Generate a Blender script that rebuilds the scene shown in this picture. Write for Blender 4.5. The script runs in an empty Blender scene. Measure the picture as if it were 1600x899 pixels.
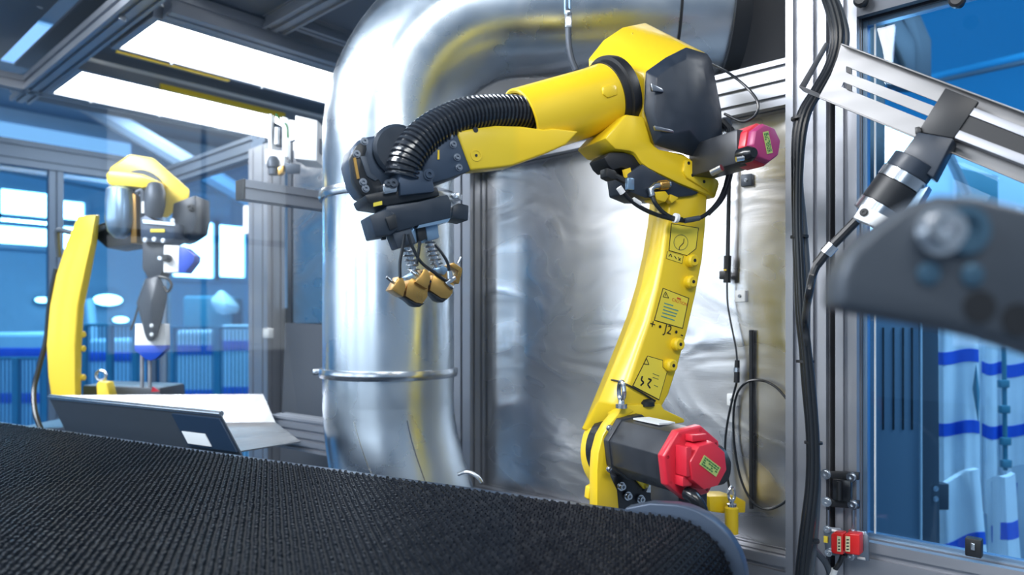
import bpy, bmesh, math, random
from mathutils import Vector, Matrix
V = Vector
random.seed(7)
scene = bpy.context.scene
COL = scene.collection

# ------------------------------------------------------------------ camera
FPX, HX, HY, EYE = 1100.0, 800.0, 505.0, 1.5
TH = math.radians(47.5)
SX, CX = math.sin(TH), math.cos(TH)
cam_d = bpy.data.cameras.new('camera')
cam = bpy.data.objects.new('camera', cam_d)
COL.objects.link(cam)
cam.location = (0, 0, EYE)
cam.rotation_euler = (math.pi / 2, 0, math.pi / 2 - TH)
cam_d.sensor_fit = 'HORIZONTAL'
cam_d.sensor_width = 36.0
cam_d.lens = FPX * 36.0 / 1600.0
cam_d.shift_y = (HY - 449.5) / 1600.0
cam_d.clip_start = 0.02
cam_d.dof.use_dof = True
cam_d.dof.focus_distance = 1.66
cam_d.dof.aperture_fstop = 2.2
scene.camera = cam

# ------------------------------------------------------------------ world, lights, exposure
world = bpy.data.worlds.new('world')
scene.world = world
world.use_nodes = True
bg = world.node_tree.nodes['Background']
bg.inputs[0].default_value = (0.62, 0.79, 1.0, 1)
bg.inputs[1].default_value = 0.42
vs = scene.view_settings
vs.view_transform = 'Standard'
vs.look = 'None'
vs.exposure = 0.0
vs.gamma = 1.0
vs.use_curve_mapping = False
scene.cycles.use_denoising = True
scene.cycles.max_bounces = 10
scene.cycles.transparent_max_bounces = 24
scene.cycles.sample_clamp_indirect = 6.0


def area(name, loc, target, size, size_y, power, color=(1, 1, 1)):
    d = bpy.data.lights.new(name, 'AREA')
    d.shape = 'RECTANGLE'
    d.size = size
    d.size_y = size_y
    d.energy = power
    d.color = color
    o = bpy.data.objects.new(name, d)
    COL.objects.link(o)
    o.location = loc
    o.rotation_euler = (V(target) - V(loc)).to_track_quat('-Z', 'Y').to_euler()
    return o


# unseen fill lights added above the aisle behind the camera, the bay and the hall
area('fill_light_aisle', (0.9, -0.6, 3.4), (-1.0, 1.4, 1.4), 2.4, 0.5, 60, (1.0, 0.97, 0.92))
area('fill_light_side', (-2.6, -1.2, 3.6), (-1.6, 1.6, 1.2), 2.6, 0.8, 210, (0.95, 0.97, 1.0))
area('fill_light_bay', (1.2, 4.2, 4.2), (1.4, 4.4, 0.0), 2.5, 2.5, 230, (0.95, 0.98, 1.0))
area('fill_light_far', (-8.2, 2.5, 4.3), (-8.2, 2.5, 0.0), 3.0, 3.0, 380, (0.95, 0.98, 1.0))


# ------------------------------------------------------------------ projection helpers
def c2w(u, v, w):
    return V((SX * u - CX * v, CX * u + SX * v, EYE + w))


def cdir(u, v, w=0.0):
    return V((SX * u - CX * v, CX * u + SX * v, w))


def P(px, py, v):
    return c2w((px - HX) / FPX * v, v, (HY - py) / FPX * v)


def ray(px, py):
    return P(px, py, 1.0) - V((0, 0, EYE))


CAMP = V((0, 0, EYE))


def onplane(px, py, o, n):
    d = ray(px, py)
    t = (o - CAMP).dot(n) / d.dot(n)
    return CAMP + d * t


def onY(px, py, y):
    return onplane(px, py, V((0, y, 0)), V((0, 1, 0)))


def onX(px, py, x):
    return onplane(px, py, V((x, 0, 0)), V((1, 0, 0)))


def onZ(px, py, z):
    return onplane(px, py, V((0, 0, z)), V((0, 0, 1)))


def proj(p):
    q = p - CAMP
    u = SX * q.x + CX * q.y
    v = -CX * q.x + SX * q.y
    return HX + FPX * u / v, HY - FPX * q.z / v


# ------------------------------------------------------------------ materials
MATS = {}


def mat(name, color, rough=0.5, metal=0.0, emit=0.0, coat=0.0, noise=None, bump=None, spec=None):
    """noise = (scale, amount, stretch xyz) colour variation; bump = (scale, strength, stretch)"""
    m = bpy.data.materials.new(name)
    m.use_nodes = True
    nt = m.node_tree
    b = nt.nodes['Principled BSDF']
    b.inputs['Base Color'].default_value = (*color, 1)
    b.inputs['Roughness'].default_value = rough
    b.inputs['Metallic'].default_value = metal
    b.inputs['Coat Weight'].default_value = coat
    b.inputs['Coat Roughness'].default_value = 0.15
    if spec is not None:
        b.inputs['Specular IOR Level'].default_value = spec
    if emit:
        b.inputs['Emission Color'].default_value = (*color, 1)
        b.inputs['Emission Strength'].default_value = emit

    def noise_node(scale, stretch):
        tc = nt.nodes.new('ShaderNodeTexCoord')
        mp = nt.nodes.new('ShaderNodeMapping')
        mp.inputs['Scale'].default_value = stretch
        nz = nt.nodes.new('ShaderNodeTexNoise')
        nz.inputs['Scale'].default_value = scale
        nz.inputs['Detail'].default_value = 5
        nt.links.new(tc.outputs['Object'], mp.inputs[0])
        nt.links.new(mp.outputs[0], nz.inputs['Vector'])
        return nz
    if noise:
        nz = noise_node(noise[0], noise[2])
        mx = nt.nodes.new('ShaderNodeMix')
        mx.data_type = 'RGBA'
        lo = tuple(max(0, c * (1 - noise[1])) for c in color)
        hi = tuple(min(1, c * (1 + noise[1])) for c in color)
        mx.inputs[6].default_value = (*lo, 1)
        mx.inputs[7].default_value = (*hi, 1)
        nt.links.new(nz.outputs['Fac'], mx.inputs[0])
        nt.links.new(mx.outputs[2], b.inputs['Base Color'])
        mr = nt.nodes.new('ShaderNodeMapRange')
        mr.inputs['From Min'].default_value = 0.3
        mr.inputs['From Max'].default_value = 0.7
        mr.inputs['To Min'].default_value = max(0.03, rough - 0.08)
        mr.inputs['To Max'].default_value = min(1, rough + 0.08)
        nt.links.new(nz.outputs['Fac'], mr.inputs['Value'])
        nt.links.new(mr.outputs[0], b.inputs['Roughness'])
    if bump:
        nz = noise_node(bump[0], bump[2])
        bp = nt.nodes.new('ShaderNodeBump')
        bp.inputs['Strength'].default_value = bump[1]
        bp.inputs['Distance'].default_value = 0.01
        nt.links.new(nz.outputs['Fac'], bp.inputs['Height'])
        nt.links.new(bp.outputs[0], b.inputs['Normal'])
    MATS[name] = m
    return m


def glass(name, tint, refl=0.06, rough=0.0):
    """thin pane: tinted see-through plus a fresnel reflection"""
    m = bpy.data.materials.new(name)
    m.use_nodes = True
    nt = m.node_tree
    nt.nodes.remove(nt.nodes['Principled BSDF'])
    out = nt.nodes['Material Output']
    tr = nt.nodes.new('ShaderNodeBsdfTransparent')
    tr.inputs[0].default_value = (*tint, 1)
    gl = nt.nodes.new('ShaderNodeBsdfGlossy')
    gl.inputs['Roughness'].default_value = rough
    lw = nt.nodes.new('ShaderNodeLayerWeight')
    lw.inputs[0].default_value = 0.35
    mr = nt.nodes.new('ShaderNodeMapRange')
    mr.inputs['To Min'].default_value = refl * 0.5
    mr.inputs['To Max'].default_value = min(1, refl * 6)
    mx = nt.nodes.new('ShaderNodeMixShader')
    nt.links.new(lw.outputs['Fresnel'], mr.inputs['Value'])
    nt.links.new(mr.outputs[0], mx.inputs[0])
    nt.links.new(tr.outputs[0], mx.inputs[1])
    nt.links.new(gl.outputs[0], mx.inputs[2])
    nt.links.new(mx.outputs[0], out.inputs[0])
    MATS[name] = m
    return m


I3 = (1, 1, 1)
mat('yellow', (0.82, 0.58, 0.018), 0.36, coat=0.3, noise=(6, 0.06, I3))
mat('yellow_far', (0.88, 0.63, 0.04), 0.4, coat=0.2)
mat('label_yellow', (0.82, 0.66, 0.06), 0.45)
mat('ink', (0.012, 0.012, 0.012), 0.5)
mat('ink_red', (0.6, 0.06, 0.02), 0.5)
mat('ink_grey', (0.12, 0.14, 0.06), 0.5)
mat('ink_cyan', (0.10, 0.30, 0.25), 0.5)
mat('cover', (0.020, 0.030, 0.048), 0.42, noise=(40, 0.25, I3))
mat('black', (0.012, 0.014, 0.018), 0.45)
mat('blackgloss', (0.010, 0.012, 0.016), 0.22)
mat('rubber', (0.004, 0.005, 0.008), 0.6, spec=.2)
mat('hose', (0.018, 0.021, 0.028), 0.20, coat=0.5)
mat('cable', (0.012, 0.015, 0.020), 0.28)
mat('cable_grey', (0.06, 0.075, 0.095), 0.35)
mat('castgrey', (0.06, 0.075, 0.10), 0.45, metal=0.3)
mat('bluegrey', (0.045, 0.068, 0.11), 0.42, metal=0.3)
mat('motor', (0.035, 0.040, 0.050), 0.38, metal=0.2, noise=(25, 0.3, I3))
mat('red', (0.62, 0.022, 0.045), 0.36, coat=0.2)
mat('magenta', (0.36, 0.04, 0.15), 0.4)
mat('red_switch', (0.72, 0.02, 0.02), 0.35, coat=0.3)
mat('label_green', (0.42, 0.52, 0.16), 0.5)
mat('ink_green', (0.03, 0.16, 0.05), 0.5)
mat('label_cream', (0.72, 0.70, 0.45), 0.5)
mat('label_white', (0.75, 0.78, 0.8), 0.5)
mat('alu', (0.36, 0.375, 0.415), 0.48, metal=0.75, noise=(3, 0.06, (1, 1, 6)))
mat('alu_dark', (0.10, 0.14, 0.20), 0.5, metal=0.4)
mat('steel', (0.66, 0.69, 0.73), 0.24, metal=1.0)
mat('steel_dark', (0.30, 0.33, 0.38), 0.35, metal=1.0)
mat('screw_blue', (0.06, 0.13, 0.20), 0.4, metal=0.5)
mat('steel_blue', (0.30, 0.45, 0.62), 0.3, metal=0.8)
mat('sheet_satin', (0.24, 0.24, 0.245), 0.46, metal=1.0, noise=(4, 0.08, (1, 6, 6)))
mat('brass', (0.62, 0.36, 0.10), 0.32, metal=0.85, noise=(30, 0.2, I3))
mat('brass_dark', (0.30, 0.17, 0.05), 0.4, metal=0.8)
mat('white', (0.85, 0.86, 0.87), 0.5)
mat('blue_tip', (0.01, 0.07, 0.50), 0.4)
mat('blue_band', (0.015, 0.10, 0.62), 0.6)
mat('bale', (0.80, 0.84, 0.88), 0.75, bump=(9, 0.5, I3))
mat('darkpanel', (0.085, 0.095, 0.115), 0.5, metal=0.3)
mat('brownpanel', (0.15, 0.15, 0.155), 0.55, metal=0.2, noise=(3, 0.2, I3))
mat('ceil', (0.10, 0.12, 0.16), 0.6)
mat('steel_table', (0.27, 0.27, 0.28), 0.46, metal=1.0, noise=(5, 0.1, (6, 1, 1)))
mat('floor', (0.16, 0.20, 0.25), 0.5, noise=(2, 0.2, I3))
mat('hallwall', (0.40, 0.56, 0.70), 0.7, noise=(0.6, 0.25, I3))
mat('hallwall_dark', (0.10, 0.17, 0.26), 0.7)
mat('baywall', (0.03, 0.40, 0.72), 0.7, noise=(0.8, 0.08, I3))
mat('teal', (0.06, 0.22, 0.30), 0.6)
mat('duct', (0.74, 0.81, 0.88), 0.29, metal=1.0, noise=(5, 0.03, I3))
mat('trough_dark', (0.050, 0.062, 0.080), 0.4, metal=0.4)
mat('end_blue', (0.012, 0.030, 0.065), 0.4, metal=0.2)
mat('machine', (0.18, 0.24, 0.30), 0.5, metal=0.3)
mat('blur_plate', (0.055, 0.070, 0.092), 0.5, metal=0.35, noise=(6, 0.15, I3))  # colour darkened for the shadow the bracket stands in
mat('led', (1.0, 0.985, 0.95), 0.5, emit=12.0)
mat('white_glow', (0.92, 0.97, 1.0), 0.5, emit=9.0)  # white emission for lamps, the bay window and painted glare patches
mat('amber', (0.92, 0.62, 0.03), 0.4)
glass('glass_blue', (0.55, 0.79, 0.975), 0.04)
glass('glass_hall', (0.52, 0.82, 1.0), 0.03)
glass('glass_front', (0.955, 0.98, 1.0), 0.016)


def sheet_mat():
    """hand-polished stainless: broad swirls in gloss and relief, fine horizontal brush"""
    m = bpy.data.materials.new('sheet_wall')
    m.use_nodes = True
    nt = m.node_tree
    b = nt.nodes['Principled BSDF']
    b.inputs['Metallic'].default_value = 1.0
    tc = nt.nodes.new('ShaderNodeTexCoord')
    nz = nt.nodes.new('ShaderNodeTexNoise')
    nz.inputs['Scale'].default_value = 2.6
    nz.inputs['Detail'].default_value = 2.0
    nz.inputs['Distortion'].default_value = 1.1
    mp1 = nt.nodes.new('ShaderNodeMapping')
    mp1.inputs['Scale'].default_value = (1.0, 1.0, 1.9)
    nt.links.new(tc.outputs['Object'], mp1.inputs[0])
    nt.links.new(mp1.outputs[0], nz.inputs['Vector'])
    mp = nt.nodes.new('ShaderNodeMapping')
    mp.inputs['Scale'].default_value = (3, 1, 160)
    br = nt.nodes.new('ShaderNodeTexNoise')
    br.inputs['Scale'].default_value = 3.0
    br.inputs['Detail'].default_value = 4
    nt.links.new(tc.outputs['Object'], mp.inputs[0])
    nt.links.new(mp.outputs[0], br.inputs['Vector'])
    cr = nt.nodes.new('ShaderNodeValToRGB')
    cr.color_ramp.elements[0].position = 0.3
    cr.color_ramp.elements[0].color = (0.52, 0.52, 0.53, 1)
    cr.color_ramp.elements[1].position = 0.72
    cr.color_ramp.elements[1].color = (0.74, 0.74, 0.76, 1)
    nt.links.new(nz.outputs['Fac'], cr.inputs[0])
    nt.links.new(cr.outputs[0], b.inputs['Base Color'])
    mr = nt.nodes.new('ShaderNodeMapRange')
    mr.inputs['From Min'].default_value = 0.3
    mr.inputs['From Max'].default_value = 0.7
    mr.inputs['To Min'].default_value = 0.36
    mr.inputs['To Max'].default_value = 0.20
    nt.links.new(nz.outputs['Fac'], mr.inputs['Value'])
    nt.links.new(mr.outputs[0], b.inputs['Roughness'])
    b1 = nt.nodes.new('ShaderNodeBump')
    b1.inputs['Strength'].default_value = 0.34
    b1.inputs['Distance'].default_value = 0.02
    nt.links.new(nz.outputs['Fac'], b1.inputs['Height'])
    b2 = nt.nodes.new('ShaderNodeBump')
    b2.inputs['Strength'].default_value = 0.06
    b2.inputs['Distance'].default_value = 0.004
    nt.links.new(br.outputs['Fac'], b2.inputs['Height'])
    nt.links.new(b1.outputs[0], b2.inputs['Normal'])
    nt.links.new(b2.outputs[0], b.inputs['Normal'])
    MATS['sheet_wall'] = m


sheet_mat()


# ------------------------------------------------------------------ mesh builder
def frame_of(d):
    d = d.normalized()
    up = V((0, 0, 1)) if abs(d.z) < 0.9 else V((1, 0, 0))
    a = d.cross(up).normalized()
    return a, a.cross(d).normalized()


class MB:
    def __init__(self):
        self.v, self.f = [], []

    def add(self, vs_, fs):
        o = len(self.v)
        self.v += [V(p) for p in vs_]
        self.f += [tuple(i + o for i in f) for f in fs]
        return self

    def box(self, c, a, b, d):
        """centre and three half-extent vectors"""
        c, a, b, d = V(c), V(a), V(b), V(d)
        pts = [c + a * i + b * j + d * k for i in (-1, 1) for j in (-1, 1) for k in (-1, 1)]
        return self.add(pts, [(0, 1, 3, 2), (4, 6, 7, 5), (0, 4, 5, 1), (2, 3, 7, 6), (0, 2, 6, 4), (1, 5, 7, 3)])

    def abox(self, x0, x1, y0, y1, z0, z1):
        return self.box(((x0 + x1) / 2, (y0 + y1) / 2, (z0 + z1) / 2), ((x1 - x0) / 2, 0, 0), (0, (y1 - y0) / 2, 0), (0, 0, (z1 - z0) / 2))

    def prism(self, pts, vec):
        n = len(pts)
        vec = V(vec)
        a = [V(p) for p in pts]
        return self.add(a + [p + vec for p in a],
                        [tuple(range(n)), tuple(range(2 * n - 1, n - 1, -1))] +
                        [(i, (i + 1) % n, n + (i + 1) % n, n + i) for i in range(n)])

    def loft(self, rings, caps=True, closed=True):
        n = len(rings[0])
        vs_, fs = [], []
        for r in rings:
            vs_ += r
        for k in range(len(rings) - 1):
            for i in range(n if closed else n - 1):
                j = (i + 1) % n
                fs.append((k * n + i, k * n + j, (k + 1) * n + j, (k + 1) * n + i))
        if caps:
            fs.append(tuple(range(n)))
            m = (len(rings) - 1) * n
            fs.append(tuple(range(m + n - 1, m - 1, -1)))
        return self.add(vs_, fs)

    def tube(self, path, r, n=10, caps=True):
        path = [V(p) for p in path]
        rs = r if isinstance(r, (list, tuple)) else [r] * len(path)
        rings = []
        d0 = (path[1] - path[0]).normalized()
        a, b = frame_of(d0)
        for i, p in enumerate(path):
            if i == 0:
                d = d0
            elif i == len(path) - 1:
                d = (path[i] - path[i - 1]).normalized()
            else:
                d = (path[i + 1] - path[i - 1]).normalized()
            a = (a - d * a.dot(d)).normalized()
            b = d.cross(a)
            rings.append([p + (a * math.cos(t) + b * math.sin(t)) * rs[i] for t in (2 * math.pi * k / n for k in range(n))])
        return self.loft(rings, caps)

    def lathe(self, o, ax, prof, n=24, caps=True, a=None, phase=0.0):
        ax = V(ax).normalized()
        if a is None:
            a, b = frame_of(ax)
        else:
            a = V(a).normalized()
            b = ax.cross(a)
        rings = [[V(o) + ax * t + (a * math.cos(q) + b * math.sin(q)) * r for q in (phase + 2 * math.pi * k / n for k in range(n))] for t, r in prof]
        return self.loft(rings, caps)

    def sphere(self, c, r, n=12):
        prof = [(-r * math.cos(math.pi * k / n), max(1e-4, r * math.sin(math.pi * k / n))) for k in range(n + 1)]
        return self.lathe(c, (0, 0, 1), prof, n)

    def hull(self, pts):
        bm = bmesh.new()
        for p in pts:
            bm.verts.new(p)
        r = bmesh.ops.convex_hull(bm, input=bm.verts)
        bad = [e for e in r['geom_interior'] + r['geom_unused'] if isinstance(e, bmesh.types.BMVert)]
        if bad:
            bmesh.ops.delete(bm, geom=list(set(bad)), context='VERTS')
        bmesh.ops.dissolve_limit(bm, angle_limit=0.02, verts=bm.verts, edges=bm.edges)
        bm.verts.index_update()
        self.add([v.co.copy() for v in bm.verts], [tuple(v.index for v in f.verts) for f in bm.faces])
        bm.free()
        return self

    def mesh(self, name, m, bevel=0, seg=2, ang=35):
        bm = bmesh.new()
        vv = [bm.verts.new(p) for p in self.v]
        for f in self.f:
            try:
                bm.faces.new([vv[i] for i in f])
            except ValueError:
                pass
        bmesh.ops.remove_doubles(bm, verts=bm.verts, dist=1e-6)
        bmesh.ops.recalc_face_normals(bm, faces=bm.faces)
        if bevel:
            es = [e for e in bm.edges if len(e.link_faces) == 2 and e.calc_face_angle(0) > math.radians(28)]
            bmesh.ops.bevel(bm, geom=es, offset=bevel, segments=seg, affect='EDGES', profile=0.5, clamp_overlap=True)
        for f in bm.faces:
            f.smooth = True
        me = bpy.data.meshes.new(name)
        bm.to_mesh(me)
        bm.free()
        me.set_sharp_from_angle(angle=math.radians(ang))
        me.materials.append(MATS[m] if isinstance(m, str) else m)
        return me

    def build(self, name, m, parent=None, bevel=0, seg=2, ang=35, label=None):
        o = bpy.data.objects.new(name, self.mesh(name, m, bevel, seg, ang))
        COL.objects.link(o)
        if parent is not None:
            adopt(o, parent)
        if label:
            o['label'] = label
        return o


def wmat(o):
    m = o.matrix_basis.copy()
    if o.parent:
        m = wmat(o.parent) @ o.matrix_parent_inverse @ m
    return m


def adopt(o, parent):
    o.parent = parent
    o.matrix_parent_inverse = wmat(parent).inverted()


def tag(o, label, cat, group=None, kind=None):
    o['label'] = label
    if cat:
        o['category'] = cat
    if group:
        o['group'] = group
    if kind:
        o['kind'] = kind
    return o


def thing(name, label, cat, loc, group=None):
    o = bpy.data.objects.new(name, None)
    COL.objects.link(o)
    o.location = V(loc)
    o.empty_display_size = 0.05
    return tag(o, label, cat, group)


def struct(o, label=None, cat=None):
    o['kind'] = 'structure'
    if label:
        o['label'] = label
    if cat:
        o['category'] = cat
    return o


def spline(pts, n=8):
    """Catmull-Rom through points"""
    pts = [V(p) for p in pts]
    q = [pts[0] * 2 - pts[1]] + pts + [pts[-1] * 2 - pts[-2]]
    out = []
    for i in range(1, len(q) - 2):
        p0, p1, p2, p3 = q[i - 1:i + 3]
        for k in range(n):
            t = k / n
            out.append(0.5 * ((2 * p1) + (p2 - p0) * t + (2 * p0 - 5 * p1 + 4 * p2 - p3) * t * t + (3 * p1 - p0 - 3 * p2 + p3) * t ** 3))
    out.append(pts[-1])
    return out


def tslot(mb, p0, p1, wdir, w, h, gw=1, gh=1, gap=0.010, dep=0.011):
    """aluminium T-slot extrusion from p0 to p1; wdir is the direction of its width"""
    p0, p1 = V(p0), V(p1)
    d = (p1 - p0).normalized()
    a = (V(wdir) - d * V(wdir).dot(d)).normalized()
    b = d.cross(a)

    def side(L, n):
        pts = [(-L / 2, 0)]
        for k in range(n):
            c = -L / 2 + L * (k + 0.5) / n
            pts += [(c - gap / 2, 0), (c - gap / 2, dep), (c + gap / 2, dep), (c + gap / 2, 0)]
        return pts
    poly = []
    for t, e in side(w, gw):
        poly.append((t, -h / 2 + e))
    for t, e in side(h, gh):
        poly.append((w / 2 - e, t))
    for t, e in side(w, gw):
        poly.append((-t, h / 2 - e))
    for t, e in side(h, gh):
        poly.append((-w / 2 + e, -t))
    ring0 = [p0 + a * x + b * y for x, y in poly]
    return mb.prism(ring0, p1 - p0)


def alu(name, label, p0, p1, wdir, w, h, gw=1, gh=1, cat='rail', group=None, cap=None, m='alu', **kw):
    t = thing(name, label, cat, (V(p0) if V(p0).z <= V(p1).z else V(p1)), group)
    tslot(MB(), p0, p1, wdir, w, h, gw, gh, **kw).build('extrusion', m, t)
    if cap:
        d = (V(p1) - V(p0)).normalized()
        a = (V(wdir) - d * V(wdir).dot(d)).normalized()
        b = d.cross(a)
        MB().box(V(p0) - d * 0.003, a * (w / 2 + .001), b * (h / 2 + .001), d * 0.004).build('end_cap', 'black', t, bevel=0.002, label='black plastic end cap')
    return t


def text_mesh(name, s, o, xd, yd, size, m, parent=None, depth=0.0):
    cu = bpy.data.curves.new('t', 'FONT')
    cu.body = s
    cu.size = size
    cu.align_x = 'CENTER'
    cu.align_y = 'CENTER'
    ob = bpy.data.objects.new('t', cu)
    COL.objects.link(ob)
    me = bpy.data.meshes.new_from_object(ob)
    bpy.data.objects.remove(ob)
    xd, yd = V(xd).normalized(), V(yd).normalized()
    yd = (yd - xd * xd.dot(yd)).normalized()
    zd = xd.cross(yd)
    M = Matrix(((xd.x, yd.x, zd.x, o[0]), (xd.y, yd.y, zd.y, o[1]), (xd.z, yd.z, zd.z, o[2]), (0, 0, 0, 1)))
    me.transform(M)
    me.materials.clear()
    me.materials.append(MATS[m])
    me.name = name
    r = bpy.data.objects.new(name, me)
    COL.objects.link(r)
    if parent is not None:
        adopt(r, parent)
    return r


def bolt(parent, c, ax, r=0.008, h=0.006, m='steel', name='bolt'):
    mb = MB()
    mb.lathe(c, ax, [(0, r * 1.35), (h * .35, r * 1.35), (h * .35, r), (h, r * .92), (h, r * .45), (h * .4, r * .4)], 14)
    return mb.build(name, m, parent)


Z3 = V((0, 0, 1))
# ================================================================== STRUCTURE
# floor
fl = MB().abox(-16, 8, -6, 14, -0.05, 0.0).build('floor', 'floor')
struct(fl, 'grey painted hall floor under the robot cell', 'floor')

WY = 1.95                      # plane of the cell's back frame
wx = lambda px: onY(px, 505, WY).x
# back wall sheets
zt, zb = 2.09, 0.88
wall = thing('wall_back', 'hand-polished stainless sheet wall behind the robot', 'wall', (wx(1000), WY, zb))
struct(wall)
x_l, x_m, x_r = wx(752), wx(1000), wx(1250)
MB().abox(x_l, x_r, WY, WY + .004, zb - .02, zt).build('sheet', 'sheet_wall', wall)
MB().abox(x_l - .5, x_r + .1, WY + .42, WY + .43, zt - .2, 3.3).build('upper_sheet', 'brownpanel', wall, label='dull brownish panel set back above the rail')
xl2, xl3 = wx(458), wx(735)
MB().abox(xl2, xl3, WY, WY + .004, 1.50, 2.45).build('sheet', 'sheet_wall', wall)
MB().abox(xl2 - .12, xl3, WY + .02, WY + .03, 0.6, 1.58).build('dark_sheet', 'darkpanel', wall, label='dark sheet below the polished panel')
MB().abox(xl2 - .05, xl2 - .012, WY - .004, WY + .01, 1.0, 2.45).build('edge_strip', 'darkpanel', wall)

# ceiling of the cell
ce = thing('ceiling', 'dark grey panelled ceiling of the robot cell', 'ceiling', (-3.2, 2.2, 2.92))
struct(ce)
for i, (x0, x1, y0, y1) in enumerate([(-5.2, -4.66, 1.2, 3.4), (-4.06, -3.64, 1.2, 3.4), (-3.10, -2.2, 1.2, 1.62), (-2.85, -1.6, 1.7, 3.4), (-2.2, -0.9, 1.2, 1.62), (-1.56, -.3, 1.7, 3.4)]):
    MB().abox(x0, x1, y0, y1, 2.90, 2.92).build('ceiling_panel', 'ceil', ce)
MB().abox(-5.3, -0.2, 1.15, 3.5, 3.12, 3.14).build('top_sheet', 'ceil', ce)

# hall far wall and roof seen through the left glazing
hw = MB().abox(-13.1, -13.0, -4, 14, 0, 6).build('wall_left', 'hallwall')
struct(hw, 'pale blue far wall of the factory hall', 'wall')
rw = MB().abox(-16, 8, 9.0, 9.1, 0, 6).build('wall_right', 'baywall')
struct(rw, 'blue painted wall of the neighbouring bay', 'wall')
hc = MB().abox(-14, -6.0, -4, 10, 4.8, 4.9).build('ceiling_hall', 'hallwall_dark')
struct(hc, 'dark blue hall ceiling beyond the left glazing', 'ceiling')
# hall wall behind the camera; unseen glowing windows added to brighten reflections in the metal
fw = MB().abox(-13, 8, -7.1, -7.0, 0, 6).build('wall_front', 'hallwall')
struct(fw, 'pale hall wall behind the photographer', 'wall')
mat('reflection_glow', (0.86, 0.94, 1.0), 0.5, emit=4.0)
for i in range(5):
    xw = -11.0 + i * 3.0
    w = thing('window_%d' % (11 + i), 'added glowing window behind the photographer for metal reflections', 'window', (xw + .9, -7, 1.2))
    struct(w)
    w['group'] = 'added glowing windows'
    for j in range(2):
        for k in range(2):
            MB().abox(xw + j * .95, xw + j * .95 + .88, -7.0, -6.97, 1.2 + k * 1.25, 1.2 + k * 1.25 + 1.17).build('pane', 'reflection_glow', w)
    MB().abox(xw - .06, xw + 1.89, -7.0, -6.99, 1.14, 3.68).build('frame', 'hallwall_dark', w)

# ------------------------------------------------------------------ aluminium frame of the cell
x1245, x1308, x1318, x1350 = wx(1245), wx(1307), wx(1317), wx(1350)
alu('aluminium_post', 'wide slotted aluminium post carrying the black cable bundle', ((x1245 + x1308) / 2, WY - .03, 0.05), ((x1245 + x1308) / 2, WY - .03, 3.0), (1, 0, 0), x1308 - x1245, 0.10, 2, 2, cat='post', gap=.013, dep=.014)
alu('aluminium_post', 'slim slotted aluminium door stile beside the blue window', ((x1318 + x1350) / 2, WY - .03, 0.05), ((x1318 + x1350) / 2, WY - .03, 3.0), (1, 0, 0), x1350 - x1318, 0.06, 1, 1, cat='post', gap=.013, dep=.014)
MB()
gapo = MB().abox(x1308, x1318, WY - .01, WY + .02, 0.05, 3.0).build('gap_strip', 'black')  # black strip paints the dark of the open gap between the posts
tag(gapo, 'dark strip put in for the shaded gap between the two aluminium posts', 'seal')
xa, xb = wx(704), wx(756)
alu('aluminium_post', 'slotted aluminium post standing directly behind the duct', ((xa + xb) / 2, WY - .035, 0.05), ((xa + xb) / 2, WY - .035, 2.09), (1, 0, 0), xb - xa, 0.08, 2, 2, cat='post', gap=.012)
xc, xd_ = wx(411), wx(441)
alu('aluminium_post', 'pale aluminium post between the blue glazing and the dark sheet', ((xc + xd_) / 2, WY - .035, 0.05), ((xc + xd_) / 2, WY - .035, 2.45), (1, 0, 0), xd_ - xc, 0.10, 2, 2, cat='post', gap=.012)
alu('aluminium_rail', 'slotted aluminium rail across the top of the polished wall', (xb - .1, WY - .035, 2.147), (x1245, WY - .035, 2.147), (0, 0, 1), 0.125, 0.07, 3, 1, gap=.013)
alu('aluminium_rail', 'slotted aluminium rail along the foot of the polished wall', (xb - .1, WY - .035, 0.81), (x1245, WY - .035, 0.81), (0, 0, 1), 0.13, 0.09, 2, 2, gap=.013)
alu('aluminium_rail', 'dark aluminium rail behind the far robot above the glazing', (-5.2, WY - .03, 2.47), (xc, WY - .03, 2.47), (0, 0, 1), 0.12, 0.08, 2, 1, m='alu_dark', gap=.014)
alu('aluminium_rail', 'aluminium rail along the left glazing, top corner', (-5.2, -1.5, 2.55), (-5.2, WY + 0.02, 2.55), (0, 0, 1), 0.16, 0.08, 2, 1, m='alu_dark', gap=.014)
pc = onX(86, 505, -5.2)
alu('aluminium_post', 'dark mullion of the left glazing beside the far robot', (-5.2, pc.y, 0.0), (-5.2, pc.y, 2.47), (0, 1, 0), 0.08, 0.06, 1, 1, m='alu_dark', cat='post')
pc2 = onX(243, 505, -5.2)
alu('aluminium_post', 'corner post of the glazing behind the far robot', (-5.2, WY, 0.0), (-5.2, WY, 2.47), (0, 1, 0), 0.08, 0.08, 1, 1, m='alu_dark', cat='post')
pm = onY(258, 505, WY)
alu('aluminium_post', 'thin aluminium mullion right beside the blue tipped paddle', (pm.x, WY, 0.0), (pm.x, WY, 2.42), (1, 0, 0), 0.05, 0.05, 1, 1, cat='post')

# left glazing
g1 = thing('window_2', 'blue tinted glazing behind the far robot', 'window', (-4, WY, 0.2))
struct(g1)
MB().abox(-5.16, pm.x - .03, WY - .003, WY + .003, 0.0, 2.42).build('pane', 'glass_hall', g1)
MB().abox(pm.x + .03, xc, WY - .003, WY + .003, 0.0, 2.42).build('pane', 'glass_hall', g1)
g2 = thing('window_3', 'blue tinted glazing on the left side of the cell', 'window', (-5.2, 0, 0.2))
struct(g2)
MB().abox(-5.203, -5.197, pc.y + .04, WY - .04, 0.0, 2.47).build('pane', 'glass_hall', g2)
MB().abox(-5.203, -5.197, -1.5, pc.y - .04, 0.0, 2.47).build('pane', 'glass_hall', g2)

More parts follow.
